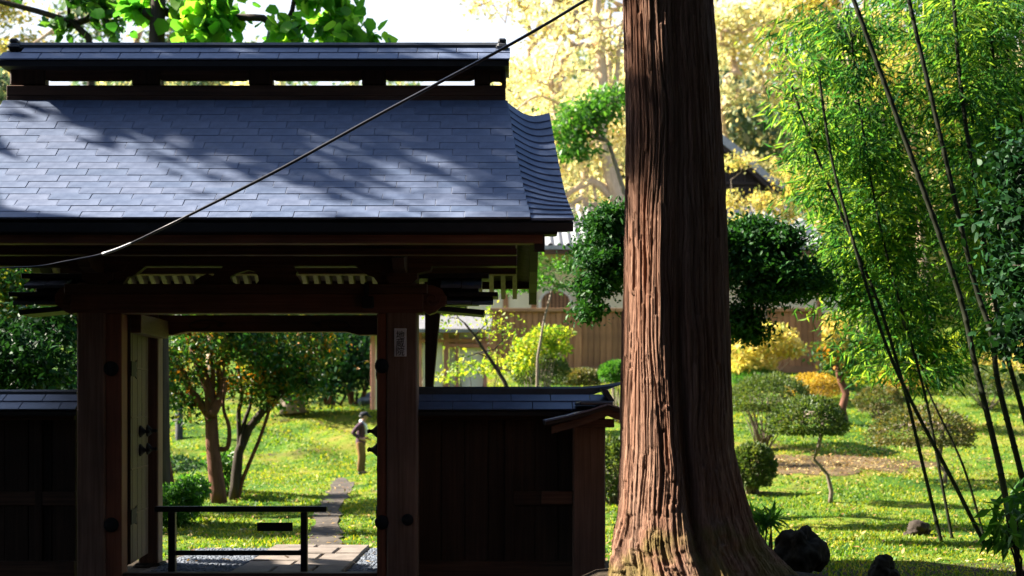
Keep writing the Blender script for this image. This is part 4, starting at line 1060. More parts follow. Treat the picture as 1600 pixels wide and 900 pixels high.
# a green maple bough tree between gate and cedar
g = onground(1010, 36); Z = 36
tree("light_maple", "light green maple spreading between the gate roof and the cedar", "tree", g, [g, W(1005, 500, Z), W(985, 330, Z), W(950, 220, Z)], .13,
     [B(920, 175, Z, 55, 18, .9), B(900, 205, Z, 50, 16, .9), B(960, 150, Z, 40, 16, .8), B(890, 235, Z, 28, 14, .7)], 'bark_grey', 'L_green', nt=26, nl=3200, lo=.10, hi=.2, sig=.4, flat=.35, rtip=.012, jit=.2)
g = onground(838, 30); Z = 30
tree("light_maple", "small thin maple with flat pale green sprays under the gate eave", "tree", g, [g, W(840, 560, Z), W(850, 500, Z), W(862, 455, Z)], .05,
     [B(835, 432, Z, 50, 10, .7), B(875, 418, Z, 40, 9, .6), B(800, 450, Z, 30, 10, .5), B(850, 448, Z, 40, 8, .6), B(830, 400, Z, 30, 8, .5)], 'bark_grey', 'L_green', nt=22, nl=1500, lo=.06, hi=.11, sig=.2, flat=.3, rtip=.006)
b = Vector((gx(793, 25), 25, float(hgt(gx(793, 25), 25)))); Z = 25
tree("bent_tree", "bare bent dark tree standing just behind the gate wall", "tree", b, [b, W(796, 615, Z), W(788, 596, Z), W(772, 570, Z), W(758, 550, Z), W(742, 525, Z), W(726, 505, Z)], .055,
     [B(700, 498, Z, 30, 12, .3), B(760, 500, Z, 24, 18, .3), B(718, 560, Z, 14, 10, .2), B(790, 520, Z, 20, 30, .3)], 'bark_dark', 'L_lime', nt=14, nl=380, lo=.06, hi=.10, rtop=.018, rtip=.006, fill=.1)

# ------------------------------------------------------------------ clipped azaleas and small shrubs
def topiary(name, label, base, cx, cy, rx, ry, leaf, n=5200, path=None, stems=9, depth=None, flat=.35, lo=.045, hi=.080, group="clipped azaleas on the lawn", bark='bark_grey', Z=None, rb=.03):
    base = Vector(base); Z = Z or base.y; c = W(cx, cy, Z); a = rx/F*Z; h = ry/F*Z; dd = depth or a
    t = thing(name, label, "shrub", tuple(base), group)
    tg = []
    for i in range(stems*4):
        r = math.sqrt(rnd.random())*.9; q = rnd.uniform(0, 6.28); tg.append((c.x+a*r*math.cos(q), c.y+dd*r*math.sin(q), c.z+h*(.55*math.sqrt(max(0, 1-r*r))-flat*.4)))
    if path: grow(path, rb, tg, .0075, .035, lift=.05, rtop=rb*.6, sides=7).build("trunk", M[bark], t, smooth=True)
    else:
        mb = MB()
        for i, q in enumerate(tg):
            q = Vector(q); s_ = base+Vector((rnd.uniform(-.12, .12), rnd.uniform(-.12, .12), -.04)); m_ = s_.lerp(q, .5)+Vector((rnd.gauss(0, .03), rnd.gauss(0, .03), -.05))
            mb.tube([s_, m_, q], [.018, .012, .004], 5)
        mb.build("stem", M[bark], t, smooth=True)
    n = int(n*2.2); u = unit(RNG.normal(size=(n, 3))); u[:, 2] = np.where(u[:, 2] < -flat, -flat*RNG.uniform(.2, 1, n), u[:, 2])
    lump = 1+.07*np.sin(u[:, :1]*9+u[:, 2:]*5+base.x*7)*np.cos(u[:, 1:2]*8)
    k = np.sin(u[:, 0]*11+base.x*3)*np.cos(u[:, 1]*10+base.y)+.6*np.sin(u[:, 2]*13+u[:, 0]*7)
    keep = RNG.uniform(size=n) < np.clip(.95+.35*k-.55*np.clip(-u[:, 2]*3+.25, 0, 1), .12, 1)      # thin spots, more of them underneath
    u, lump = u[keep], lump[keep]; n = len(u)
    P = np.array(c)+u*lump*(RNG.uniform(.80, 1.03, (n, 1))+(RNG.uniform(size=(n, 1)) > .985)*RNG.uniform(0, .12, (n, 1)))*np.array([a, dd, h])
    V, T = leaves(P, lo, hi, .55, .35, 0, D=u*.6); npmesh("foliage", V, T, M[leaf], t); return t
b = hit(1297, 786); Z = b.y
topiary("umbrella_azalea", "small umbrella-shaped azalea on one bent bare trunk in front", b, 1262, 668, 60, 48, 'L_topiary', 3400, [b, W(1299, 768, Z), W(1293, 742, Z), W(1281, 728, Z), W(1272, 718, Z)], 26, flat=.22, rb=.04)
b = hit(1190, 702); topiary("domed_azalea", "large domed azalea with splayed pale stems beside the cedar", b, 1203, 630, 64, 44, 'L_topiary', 6000, None, 10, flat=.3, Z=b.y)
b = hit(1270, 628); topiary("golden_azalea", "low rounded golden azalea lit by the sun near the board fence", b, 1271, 606, 42, 22, 'L_gold', 3600, None, 5, flat=.6)
b = hit(1184, 606); topiary("green_azalea", "flat dark green azalea mound just above the large dome", b, 1186, 592, 42, 15, 'L_green', 3200, None, 5, flat=.6)
b = hit(1476, 756); Z = b.y
topiary("umbrella_azalea", "wide umbrella azalea with bare twiggy legs behind the bamboo stems", b, 1440, 684, 80, 50, 'L_brownish', 4600, [b, W(1478, 738, Z), W(1468, 728, Z)], 28, flat=.25, rb=.05)
b = hit(1372, 655); topiary("bronze_azalea", "small bronze dome azalea at the left of the bamboo", b, 1374, 628, 38, 24, 'L_brownish', 3000, None, 5, flat=.6)
b = hit(1176, 772); Z = b.y
topiary("azalea_bush", "shaggy green bush tucked against the right side of the cedar", b, 1176, 730, 34, 36, 'L_topiary', 4200, None, 6, flat=.8)
b = hit(962, 790); Z = b.y
topiary("azalea_bush", "shadowed green bush between the buttress and the cedar", b, 958, 735, 44, 48, 'L_topiary', 4200, None, 6, flat=.8)
for px, cy, rx, ry, Z, lf, lab in ((845, 580, 42, 30, 34, 'L_topiary', "round clipped azalea ball behind the gate wall"), (910, 591, 34, 14, 38, 'L_brownish', "low flat hedge mound right of the azalea ball"), (965, 583, 28, 18, 36, 'L_green', "dark green mound at the left edge of the cedar"), (1540, 600, 60, 26, 38, 'L_topiary', "green mound far behind the bamboo"), (1420, 590, 46, 24, 41, 'L_gold', "golden mound far behind the bamboo stems")):
    topiary("azalea_mound", lab, onground(px, Z), px, cy, rx, ry, lf, 3600, None, 5, flat=.7, Z=Z, lo=.05, hi=.09)
b = hit(1192, 606); Z = 42
bush("golden_shrub", "golden leaved shrub with pale limbs against the board fence", onground(1190, Z), [B(1165, 545, Z, 34, 26, .8), B(1215, 535, Z, 36, 26, .8), B(1190, 520, Z, 34, 18, .7), B(1240, 545, Z, 18, 14, .5), B(1175, 570, Z, 40, 16, .6)], 'L_yellow', 2600, .12, .24, 'bark_pale', shell=.3, stems=12)
Z = 31
bush("lime_maple", "sunlit lime and yellow maple bush in front of the board fence", onground(842, Z), [B(860, 522, Z, 36, 14, .5), B(835, 540, Z, 36, 16, .5), B(815, 565, Z, 26, 20, .4), B(875, 545, Z, 20, 12, .4)], 'L_lime', 1500, .08, .15, 'bark_grey', shell=.2, stems=8)
bush("lime_shrub", "sparse lime green shrub beneath the bent bare tree", onground(745, 29), [B(735, 575, 29, 40, 14, .4), B(775, 570, 29, 24, 24, .4), B(700, 590, 29, 30, 10, .3)], 'L_lime', 420, .07, .13, shell=.1, stems=8)
b = hit(1320, 662); Z = b.y
tree("plum_tree", "short plum tree with reddish trunk beyond the small umbrella azalea", "tree", b, [b, W(1316, 640, Z), W(1322, 615, Z), W(1312, 590, Z), W(1308, 565, Z)], .11, [B(1305, 550, Z, 40, 22, .8), B(1330, 580, Z, 30, 16, .6), B(1350, 545, Z, 40, 24, .8)], 'bark_red', 'L_mix', nt=16, nl=1400, lo=.1, hi=.18, rtop=.08, rtip=.012)
for px, cy, rx, ry, Z, lf, lab in ((1350, 600, 44, 22, 43, 'L_lime', "sunny lime shrub behind the plum tree"), (1480, 560, 70, 40, 44, 'L_lime', "tall lime shrub behind the bamboo stems"), (1590, 570, 60, 40, 42, 'L_yellow', "yellow shrub far back at the right edge"), (1300, 530, 30, 40, 46, 'L_yellow', "yellow shrub at the end of the board fence")):
    bush("garden_shrub", lab, onground(px, Z), [B(px, cy, Z, rx, ry, 1), B(px+rx*.5, cy-ry*.4, Z, rx*.5, ry*.7, .7)], lf, 2200, .12, .22, group="shrubs at the far side of the lawn")
b = hit(1205, 826)
bush("small_fern", "small dark fern at the right foot of the cedar", onground(1205, 14.2), [B(1192, 812, 14.2, 24, 10, .2)], 'L_green', 160, .10, .2, ratio=.22, shell=0, cat="fern", stems=3)
Z = 13.0
bush("foreground_plant", "low broad-leaved plant at the bottom right edge of the picture", onground(1600, Z), [B(1598, 800, Z, 46, 40, .35), B(1575, 835, Z, 30, 16, .3)], 'L_green', 170, .14, .28, ratio=.3, shell=.1, cat="plant", droop=.4)
g = onground(1660, 12.2); Z = 12.2
tree("camellia_tree", "dark glossy camellia overhanging the right edge of the frame", "tree", g, [g, W(1665, 700, Z), W(1655, 500, Z), W(1650, 300, Z)], .09,
     [B(1600, 260, Z, 42, 50, .4), B(1580, 330, Z, 38, 40, .4), B(1600, 420, Z, 50, 60, .5), B(1590, 520, Z, 36, 46, .4), B(1660, 350, Z, 60, 150, .7)], 'bark_dark', 'L_camellia', nt=40, nl=4200, lo=.06, hi=.10, sig=.17, shape='b', ratio=.5)

# ------------------------------------------------------------------ bamboo
culms = [  # screen points from foot to top, depth, foot radius
    ([(1472, 852), (1444, 735), (1415, 615), (1375, 480), (1325, 360), (1275, 240), (1235, 130)], 17.0, .022),
    ([(1541, 852), (1484, 742), (1428, 635), (1385, 540), (1340, 400), (1300, 250), (1280, 120)], 16.7, .024),
    ([(1489, 848), (1467, 730), (1445, 615), (1405, 470), (1370, 330), (1345, 180), (1330, 60)], 17.3, .018),
    ([(1538, 838), (1505, 728), (1450, 610), (1410, 500), (1395, 380), (1390, 240)], 17.9, .015),
    ([(1586, 850), (1568, 760), (1553, 690), (1524, 570), (1496, 450), (1415, 220), (1334, 0), (1290, -120)], 16.2, .036),
    ([(1612, 850), (1600, 760), (1560, 600), (1550, 525), (1521, 435), (1470, 215), (1420, 0), (1395, -120)], 16.6, .034),
    ([(1640, 850), (1610, 690), (1575, 560), (1546, 425), (1505, 165), (1490, 0), (1482, -120)], 17.2, .030),
    ([(1660, 850), (1620, 560), (1590, 400), (1563, 220), (1545, 0), (1538, -120)], 18.0, .026),
    ([(1700, 850), (1650, 480), (1612, 280), (1596, 185), (1560, 0), (1545, -110)], 18.6, .024)]
lab = ["outermost thin bamboo leaning far left over the lawn", "bamboo crossing in front from the rightmost near foot", "second thin bamboo from the left in the near clump", "slightest bamboo stem of the near clump", "thick dark bamboo slanting across the whole height", "thick bamboo just right of the slanting one", "upright bamboo running to the top edge", "bamboo half hidden by camellia leaves", "bamboo at the far right edge"]
CT = []; built = []
for (pp, Z, r), lb in zip(culms, lab):
    f = hit(pp[0][0], pp[0][1]) if pp[0][0] < 1560 else None
    P0 = [W(a, b_, Z+(.9*i/len(pp))) for i, (a, b_) in enumerate(pp)]; P0[0].z = float(hgt(P0[0].x, P0[0].y))-.03
    fine = []
    for i in range(len(P0)-1):
        p0, p1, p2, p3 = P0[max(i-1, 0)], P0[i], P0[i+1], P0[min(i+2, len(P0)-1)]
        for k in range(8):
            u = k/8; fine.append(.5*((2*p1)+(-p0+p2)*u+(2*p0-5*p1+4*p2-p3)*u*u+(-p0+3*p1-3*p2+p3)*u**3))
    fine.append(P0[-1]); n = len(fine)
    t = thing("bamboo", lb, "bamboo", tuple(fine[0]), "bamboo clump at the right")
    pts = []; rad = []; L = 0; nxt = .25
    for i, p in enumerate(fine):                 # swollen nodes along the stem
        rr_ = r*(1-.38*i/n)*1.1
        if i: L += (p-fine[i-1]).length
        pts.append(p); rad.append(rr_)
        if L > nxt and i < n-1:
            q = p.lerp(fine[i+1], .12); q2 = p.lerp(fine[i+1], .24); pts += [q, q2]; rad += [rr_*1.22, rr_]; nxt += .30
    MB().tube(pts, rad, 9).build("culm", M['culm'], t, smooth=True)
    CT.append(fine); built.append((t, []))
regions = [(1290, 130, 80, 90, 46), (1380, 90, 100, 110, 60), (1500, 90, 110, 120, 70), (1280, 260, 70, 80, 48), (1375, 260, 95, 100, 70), (1330, 390, 75, 75, 52), (1430, 410, 95, 105, 74), (1385, 495, 85, 60, 50), (1240, 190, 45, 60, 22), (1545, 280, 65, 140, 60), (1455, 560, 75, 55, 40), (1305, 450, 50, 50, 26), (1238, 60, 40, 50, 16), (1580, 480, 60, 80, 30), (1430, 300, 120, 100, 40), (1345, 555, 40, 36, 14), (1560, 90, 70, 110, 60), (1470, 180, 110, 130, 60), (1560, 230, 60, 110, 46), (1390, 20, 130, 40, 40), (1530, 20, 90, 40, 36), (1500, 420, 80, 90, 40), (1410, 360, 110, 90, 46), (1310, 330, 70, 70, 26), (1520, 540, 60, 50, 22), (1345, 180, 90, 100, 40)]
for cx, cy, rx, ry, n in regions:
    for i in range(n):
        a = rnd.uniform(0, 6.28); q = math.sqrt(rnd.random()); px, py = cx+rx*q*math.cos(a), cy+ry*q*math.sin(a)
        p = W(px, py, rnd.uniform(17.5, 21.5)); best = None
        for j, fine in enumerate(CT):
            for k in range(int(len(fine)*.25), len(fine)):
                dd = (fine[k]-p).length+.5*max(0, fine[k].z-p.z)
                if best is None or dd < best[0]: best = (dd, j, k)
        built[best[1]][1].append((CT[best[1]][best[2]], p))
for (t, sp), fine in zip(built, CT):
    mb = MB(); P = []; D = []
    for a, p in sp:
        m_ = a.lerp(p, .5)+Vector((0, 0, .12*(p-a).length)); mb.tube([a, m_, p], [.006, .004, .002], 3, cap=False)
        for k in range(40):
            u = rnd.uniform(.25, 1.12); q = a*(1-u)**2+m_*2*u*(1-u)+p*u*u+Vector((rnd.gauss(0, .10), rnd.gauss(0, .10), rnd.gauss(0, .08)))
            P.append(q); dv = (p-a).normalized(); D.append((dv.x*.6+rnd.gauss(0, .5), dv.y*.6+rnd.gauss(0, .5), -.35+rnd.gauss(0, .3)))
    if sp:
        stuff(mb.build("twig", M['culm'], t))
        V, T = leaves(np.array(P), .08, .24, .15, .3, .25, D=np.array(D)); npmesh("foliage", V, T, M['L_bamboo'], t)

# ------------------------------------------------------------------ stump, rocks, posts on the lawn
def rock(name, label, px, py, Z, rx, rz, cat="rock", mat='rock', seed=0, z=None):
    bm = bmesh.new(); bmesh.ops.create_icosphere(bm, subdivisions=5, radius=1); r = np.random.default_rng(seed)
    dirs = unit(r.normal(size=(26, 3))); am = r.uniform(.05, .22, 26)
    for v in bm.verts:
        c = np.array(v.co); k = .84+sum(a*max(0, float(c@d)-.72)*6.5 for a, d in zip(am, dirs))+.30*mnoise.fractal(Vector(c)*1.7+Vector((seed, 0, 0)), 1.0, 2.0, 6)+.10*abs(mnoise.noise(Vector(c)*6+Vector((0, seed, 0))))
        v.co = Vector((c[0]*k*rx/F*Z, c[1]*k*rx/F*Z, c[2]*k*rz/F*Z))
    me = bpy.data.meshes.new(name); bm.to_mesh(me); bm.free()
    o = link(name, me, M[mat], smooth=True); p = W(px, py, Z); o.location = p
    return tag(o, label, cat)
rock("tree_stump", "dark gnarled stump standing at the right foot of the cedar", 1253, 864, 11.2, 25, 32, "stump", seed=3)
rock("dark_rock", "small black rock at the bottom edge right of the stump", 1383, 890, 11.6, 17, 14, seed=5)
b = hit(1440, 836); rock("brown_log", "broken brown wood lump on the grass at the bamboo feet", 1436, 832, b.y, 17, 10, "log", 'bark_dark', 9)
b = hit(822, 640) 
b = hit(572, 632); rock("garden_stone", "pale stone on the mound behind the person", 578, 624, b.y, 12, 8, "stone", 'pebble', 12)
b = hit(280, 686); Z = b.y
tag(MB().tube([b-Vector((0, 0, .1)), W(280, 690, Z), W(280, 612, Z)], [.11, .11, .10], 12).build("dark_post", M['dark_post'], smooth=True), "thick dark upright post on the lawn in the gateway", "post")
b = hit(298, 662); Z = b.y
yp = thing("yellow_post", "thin yellow leaning post behind the dark post", "post", tuple(b))
MB().tube([b-Vector((0, 0, .1)), W(296, 620, Z), W(294, 590, Z)], [.045, .045, .04], 8).build("pole", M['yellow_post'], yp, smooth=True)
MB().tube([W(291, 596, Z-.06), W(303, 600, Z-.06)], [.03, .03], 6).build("crosspiece", M['yellow_post'], yp)
# ------------------------------------------------------------------ board fence, hall, corridor
ZF = 45.0
fz0, fz1 = gz(582, ZF), gz(487, ZF)
fence = thing("board_fence", "brown vertical board fence with posts and pale rail at the far side", "fence", (gx(1030, ZF), ZF, fz0))
posts = [770, 903, 1010, 1140, 1278]
for px in posts:
    MB().pbox(px-6, px+6, 484, 590, ZF-.05, .16).build("fence_post", M['wood_fence'], fence)
MB().box(gx(764, ZF), gx(1284, ZF), ZF-.08, ZF+.16, fz1, fz1+.11).build("top_rail", M['wood_fence_x'], fence)
MB().box(gx(766, ZF), gx(1282, ZF), ZF-.03, ZF+.10, fz0-.1, fz0+.20).build("bottom_rail", M['wood_fence_x'], fence)
for a, b in zip(posts[:-1], posts[1:]):
    x0, x1 = gx(a+6, ZF), gx(b-6, ZF); n = max(3, int((x1-x0)/.185)); w = (x1-x0)/n
    me = MB().box(.006, w-.006, 0, .03, 0, fz1-fz0-.2, bev=.006).mesh("fence_board"); me.materials.append(M['wood_fence'])
    for i in range(n):
        o = link("fence_board", me, None, fence); o.location = (x0+w*i, ZF+.01+rnd.uniform(0, .03), fz0+.2)
    MB().box(x0, x1, ZF+.045, ZF+.06, fz0, fz1, bev=0).build("fence_backing", M['wood_dark_v'], fence)
# hall
ZH = 48.0
hall = thing("temple_hall", "pale plastered temple hall with bell-shaped window and tiled roofs", "building", (gx(1030, ZH), ZH, float(hgt(3, ZH))))
x0, x1 = gx(730, ZH), gx(1330, ZH); zt = gz(376, ZH)
MB().box(x0, x1, ZH, ZH+7, float(hgt(3, ZH))-.3, zt, bev=0).build("wall", M['plaster'], hall)
for px in (790, 834, 905, 1000, 1120, 1281):
    MB().pbox(px-4, px+4, 376, 600, ZH-.05, .2).build("pillar", M['wood_fence'], hall)
for pa, pb in ((376, 384), (432, 437)):
    pass
MB().box(x0, x1, ZH-.06, ZH+.1, gz(392, ZH), gz(380, ZH)).build("wall_beam", M['wood_fence_x'], hall)
def bell(s): return [(868+s*a, b) for a, b in ((-22, 486), (-22, 470), (-19, 463), (-14, 459), (-8, 456), (-3, 455), (0, 452), (3, 455), (8, 456), (14, 459), (19, 463), (22, 470), (22, 486))]
mb = MB(); mb.prism([(gx(868+(a-868)*1.22, ZH), gz(470+(b-470)*1.22, ZH)) for a, b in bell(1)], lambda a, b, d: (a, d, b), ZH-.05, ZH+.02)
wf = mb.build("window", M['white'], hall, fix=True)
mb = MB(); mb.prism([(gx(a, ZH), gz(b, ZH)) for a, b in bell(1)], lambda a, b, d: (a, d, b), ZH-.075, ZH+.01); wp = mb.build("lattice_panel", M['wood_fence_x'], wf, fix=True)
for k in range(7):
    px = 850+k*6; top = 472-18*math.sqrt(max(0, 1-((px-868)/23)**2))+2
    MB().pbox(px-.7, px+.7, top, 486, ZH-.10, .03, bev=0).build("lattice_bar", M['wood_dark_v'], wf)
def tiled_slope(name, x0, x1, ya, za, yb_, zb_, parent, pitch=.30):
    """a roof slope of rounded tile rows running down it"""
    mb = MB(); n = int((x1-x0)/pitch)
    for i in range(n):
        for k in range(6):
            a0 = x0+pitch*(i+k/6)
        xs = [x0+pitch*(i+k/6) for k in range(7)]; hs = [.0, .055, .075, .055, 0, -.01, 0]
        b = len(mb.v)
        for (yy, zz) in ((ya, za), ((ya+yb_)/2, (za+zb_)/2-.12), (yb_, zb_)):
            mb.v += [(x, yy, zz+h_) for x, h_ in zip(xs, hs)]
        for r in range(2):
            for k in range(6): q = b+r*7+k; mb.f.append((q, q+1, q+8, q+7)); mb.m.append(0)
    mb.v += [(x0, ya, za-.14), (x1, ya, za-.14), (x1, yb_, zb_-.14), (x0, yb_, zb_-.14)]; q = len(mb.v)-4; mb.f.append((q, q+3, q+2, q+1)); mb.m.append(0)
    mb.v += [(x0, ya, za), (x1, ya, za)]; mb.f.append((q, q+1, q+5, q+4)); mb.m.append(0)
    return mb.build(name, M['halltile'], parent)
tiled_slope("lower_roof", gx(770, 46.6), gx(1300, 46.6), 46.6, gz(383, 46.6), 51.5, gz(322, 51.5), hall)
MB().box(gx(770, 46.7), gx(1300, 46.7), 46.66, 46.78, gz(383, 46.66)-.30, gz(383, 46.66)-.14, bev=.01).build("eave_board", M['wood_dark'], hall)
# dark gable on top
ZG = 52.5
gp = (1108, 196)
mb = MB(); mb.prism([(gx(a, ZG), gz(b, ZG)) for a, b in ((1108, 205), (1206, 290), (1206, 345), (1010, 345), (1010, 290))], lambda a, b, d: (a, d, b), ZG+.5, ZG+.7)
gw = mb.build("gable_wall", M['halldark'], hall, fix=True)
for k in range(16):
    px = 1020+k*12; 
    top = 205+85*abs(px-1108)/98+10
    if top < 286: MB().pbox(px-1.5, px+1.5, top, 286, ZG+.42, .06, bev=0).build("gable_lattice", M['halldark'], gw)
for py in (286, 300, 236, 262):
    half = min(98, (py-208)/85*98)
    MB().pbox(1108-half, 1108+half, py-2.5, py+2.5, ZG+.38, .1, bev=.01).build("gable_beam", M['halldark'], gw)
for s in (-1, 1):
    mb = MB(); pts = [(0, 194), (50, 232), (92, 270), (122, 286)]; low = [(118, 296), (90, 282), (50, 246), (0, 210)]
    mb.prism([(gx(1108+s*a, ZG), gz(b, ZG)) for a, b in pts+low], lambda a, b, d: (a, d, b), ZG, ZG+6); mb.build("gable_roof", M['halltile'], hall, fix=True)
    mb = MB(); mb.prism([(gx(1108+s*a, ZG), gz(b, ZG)) for a, b in [(a, b+5) for a, b in pts]+[(a, b+9) for a, b in low]], lambda a, b, d: (a, d, b), ZG+.06, ZG+.2); mb.build("bargeboard", M['halldark'], hall, fix=True)
MB().box(gx(1100, ZG), gx(1116, ZG), ZG-.1, ZG+6.1, gz(196, ZG), gz(184, ZG), bev=.05).build("gable_ridge", M['halltile'], hall)
# open corridor with pinkish posts
ZQ = 40.0
co = thing("covered_corridor", "pinkish posts and white panels of a covered corridor behind the gate wall", "building", (gx(715, ZQ), ZQ, float(hgt(gx(715, ZQ), ZQ))))
for px, w in ((697, 8), (714, 6), (655, 8), (758, 6), (582, 6), (612, 7)):
    MB().pbox(px-w/2, px+w/2, 512, 640, ZQ, .14).build("post", M['pink'], co)
for a, b in ((580, 651), (660, 692), (702, 711), (718, 755)):
    MB().pbox(a, b, 512, 640, ZQ+.16, .04).build("panel", M['white'], co)
for a, b, py in ((640, 765, 532), (700, 765, 540), (560, 765, 517)):
    MB().pbox(a, b, py-3, py+3, ZQ-.03, .12).build("beam", M['pink'], co)
mb = MB(); mb.prism([(ZQ-.7, gz(516, ZQ)), (ZQ+1.2, gz(500, ZQ)+.2), (ZQ+1.2, gz(500, ZQ)+.1), (ZQ-.7, gz(516, ZQ)-.1)], lambda a, b, d: (d, a, b), gx(540, ZQ), gx(768, ZQ)); mb.build("roof", M['corridor_roof'], co, fix=True)

# ------------------------------------------------------------------ person on the path
def skin(name, J, E, mat, parent, sub=2):
    me = bpy.data.meshes.new(name); bm = bmesh.new(); lay = bm.verts.layers.skin.verify(); vs = {}
    for k, (co_, r) in J.items():
        v = bm.verts.new(co_); v[lay].radius = (r if hasattr(r, '__len__') else (r, r)); vs[k] = v
    for a, b in E: bm.edges.new((vs[a], vs[b]))
    first = vs[next(iter(J))]; first[lay].use_root = True
    bm.to_mesh(me); bm.free(); o = bpy.data.objects.new(name, me); COL.objects.link(o)
    o.modifiers.new("s", 'SKIN').use_smooth_shade = True
    m2 = o.modifiers.new("d", 'SUBSURF'); m2.levels = m2.render_levels = sub
    dg = bpy.context.evaluated_depsgraph_get(); out = bpy.data.meshes.new_from_object(o.evaluated_get(dg))
    bpy.data.objects.remove(o); out.materials.clear()
    return link(name, out, mat, parent, smooth=True)
pb = hit(565, 742); sc_ = (742-643)/F*pb.y/1.70
per = thing("person", "man in dark cap and plaid shirt with white towel standing head bowed on the path", "person", tuple(pb))
def T_(v): return Vector((pb.x+v[0]*sc_, pb.y+v[1]*sc_, pb.z+v[2]*sc_))
def SK(name, J, E, mat, parent=per, sub=2): return skin(name, {k: (T_(c), tuple(x*sc_ for x in r) if hasattr(r, '__len__') else r*sc_) for k, (c, r) in J.items()}, E, M[mat], parent, sub)
J = {'pel': ((-.03, 0, .92), (.11, .14)), 'spi': ((-.02, 0, 1.10), (.10, .13)), 'che': ((.0, 0, 1.29), (.11, .15)), 'nck': ((.035, 0, 1.43), .055), 'hd0': ((.075, 0, 1.50), .065), 'hd1': ((.085, 0, 1.57), .088), 'hd2': ((.075, 0, 1.635), .075), 'nos': ((.178, 0, 1.53), .012),
     'hpR': ((-.02, -.09, .86), .085), 'knR': ((.0, -.10, .48), .06), 'anR': ((-.04, -.10, .10), .042), 'ftR': ((.10, -.11, .04), .035), 'hpL': ((-.02, .09, .86), .085), 'knL': ((.03, .10, .48), .06), 'anL': ((.02, .10, .10), .042), 'ftL': ((.16, .11, .04), .035),
     'shR': ((-.01, -.17, 1.36), .06), 'elR': ((-.21, -.23, 1.13), .045), 'wrR': ((.0, -.22, .97), .03), 'paR': ((.06, -.19, .94), (.035, .02)), 'shL': ((.0, .17, 1.36), .06), 'elL': ((-.12, .25, 1.11), .045), 'wrL': ((.09, .15, .99), .03), 'paL': ((.14, .10, .97), (.035, .02))}
E = [('pel', 'spi'), ('spi', 'che'), ('che', 'nck'), ('nck', 'hd0'), ('hd0', 'hd1'), ('hd1', 'hd2'), ('hd1', 'nos'), ('pel', 'hpR'), ('hpR', 'knR'), ('knR', 'anR'), ('anR', 'ftR'), ('pel', 'hpL'), ('hpL', 'knL'), ('knL', 'anL'), ('anL', 'ftL'),
     ('che', 'shR'), ('shR', 'elR'), ('elR', 'wrR'), ('wrR', 'paR'), ('che', 'shL'), ('shL', 'elL'), ('elL', 'wrL'), ('wrL', 'paL')]
for s, p in (('R', J['paR'][0]), ('L', J['paL'][0])):
    for k in range(4):
        l = (.075, .085, .08, .06)[k]; a = (p[0]+.03, p[1]+.012*(k-1.5), p[2]-.012*k+.01); J[f'f{k}{s}a'] = (a, .009); J[f'f{k}{s}b'] = ((a[0]+l*.55, a[1]+.01, a[2]-.012), .008); J[f'f{k}{s}c'] = ((a[0]+l*.8, a[1]+.02, a[2]-.04), .007)
        E += [('pa'+s, f'f{k}{s}a'), (f'f{k}{s}a', f'f{k}{s}b'), (f'f{k}{s}b', f'f{k}{s}c')]
    J['t'+s] = ((p[0]+.02, p[1]+.01, p[2]+.045), .010); J['u'+s] = ((p[0]+.05, p[1]+.015, p[2]+.055), .008); E += [('pa'+s, 't'+s), ('t'+s, 'u'+s)]
SK("body", J, E, 'skin')
JS = {'hem': ((-.03, 0, .76), (.15, .175)), 'pel': ((-.03, 0, .88), (.145, .17)), 'wst': ((-.03, 0, .98), (.13, .16)), 'spi': ((-.02, 0, 1.12), (.125, .155)), 'che': ((.0, 0, 1.29), (.135, .17)), 'col': ((.03, 0, 1.40), .085), 'shR': ((-.01, -.175, 1.355), .08), 'mR': ((-.12, -.205, 1.24), .07), 'elR': ((-.215, -.235, 1.125), .062), 'wrR': ((-.02, -.222, .985), .045),
      'shL': ((.0, .175, 1.355), .08), 'elL': ((-.125, .255, 1.105), .062), 'wrL': ((.07, .165, .995), .045)}
SK("shirt", JS, [('hem', 'pel'), ('pel', 'wst'), ('wst', 'spi'), ('spi', 'che'), ('che', 'col'), ('che', 'shR'), ('shR', 'mR'), ('mR', 'elR'), ('elR', 'wrR'), ('che', 'shL'), ('shL', 'elL'), ('elL', 'wrL')], 'plaid')
JT = {'pel': ((-.03, 0, .92), (.12, .15)), 'hpR': ((-.03, -.095, .82), .108), 'knR': ((.0, -.105, .48), .088), 'cfR': ((-.04, -.105, .24), .078), 'anR': ((-.045, -.10, .075), .072), 'hpL': ((-.02, .095, .82), .108), 'knL': ((.03, .105, .48), .088), 'cfL': ((.01, .105, .24), .078), 'anL': ((.015, .10, .075), .072)}
SK("trousers", JT, [('pel', 'hpR'), ('hpR', 'knR'), ('knR', 'cfR'), ('cfR', 'anR'), ('pel', 'hpL'), ('hpL', 'knL'), ('knL', 'cfL'), ('cfL', 'anL')], 'khaki')
for s, x, y_ in (('R', -.04, -.10), ('L', .02, .10)):
    SK("shoe", {'a': ((x-.05, y_, .045), .05), 'b': ((x+.08, y_, .045), .05), 'c': ((x+.17, y_, .03), .038)}, [('a', 'b'), ('b', 'c')], 'shoe')
SK("towel", {'n': ((-.045, 0, 1.45), (.04, .05)), 'r': ((.0, -.095, 1.43), .04), 'r2': ((.085, -.10, 1.34), (.03, .05)), 'r3': ((.14, -.09, 1.20), (.02, .055)), 'r4': ((.145, -.085, 1.07), (.018, .055)), 'l': ((.0, .095, 1.43), .04), 'l2': ((.09, .10, 1.34), (.03, .05)), 'l3': ((.14, .09, 1.15), (.02, .055))}, [('n', 'r'), ('r', 'r2'), ('r2', 'r3'), ('r3', 'r4'), ('n', 'l'), ('l', 'l2'), ('l2', 'l3')], 'towel')
SK("hair", {'a': ((-.005, 0, 1.51), .085), 'b': ((.02, 0, 1.60), .11)}, [('a', 'b')], 'hair')
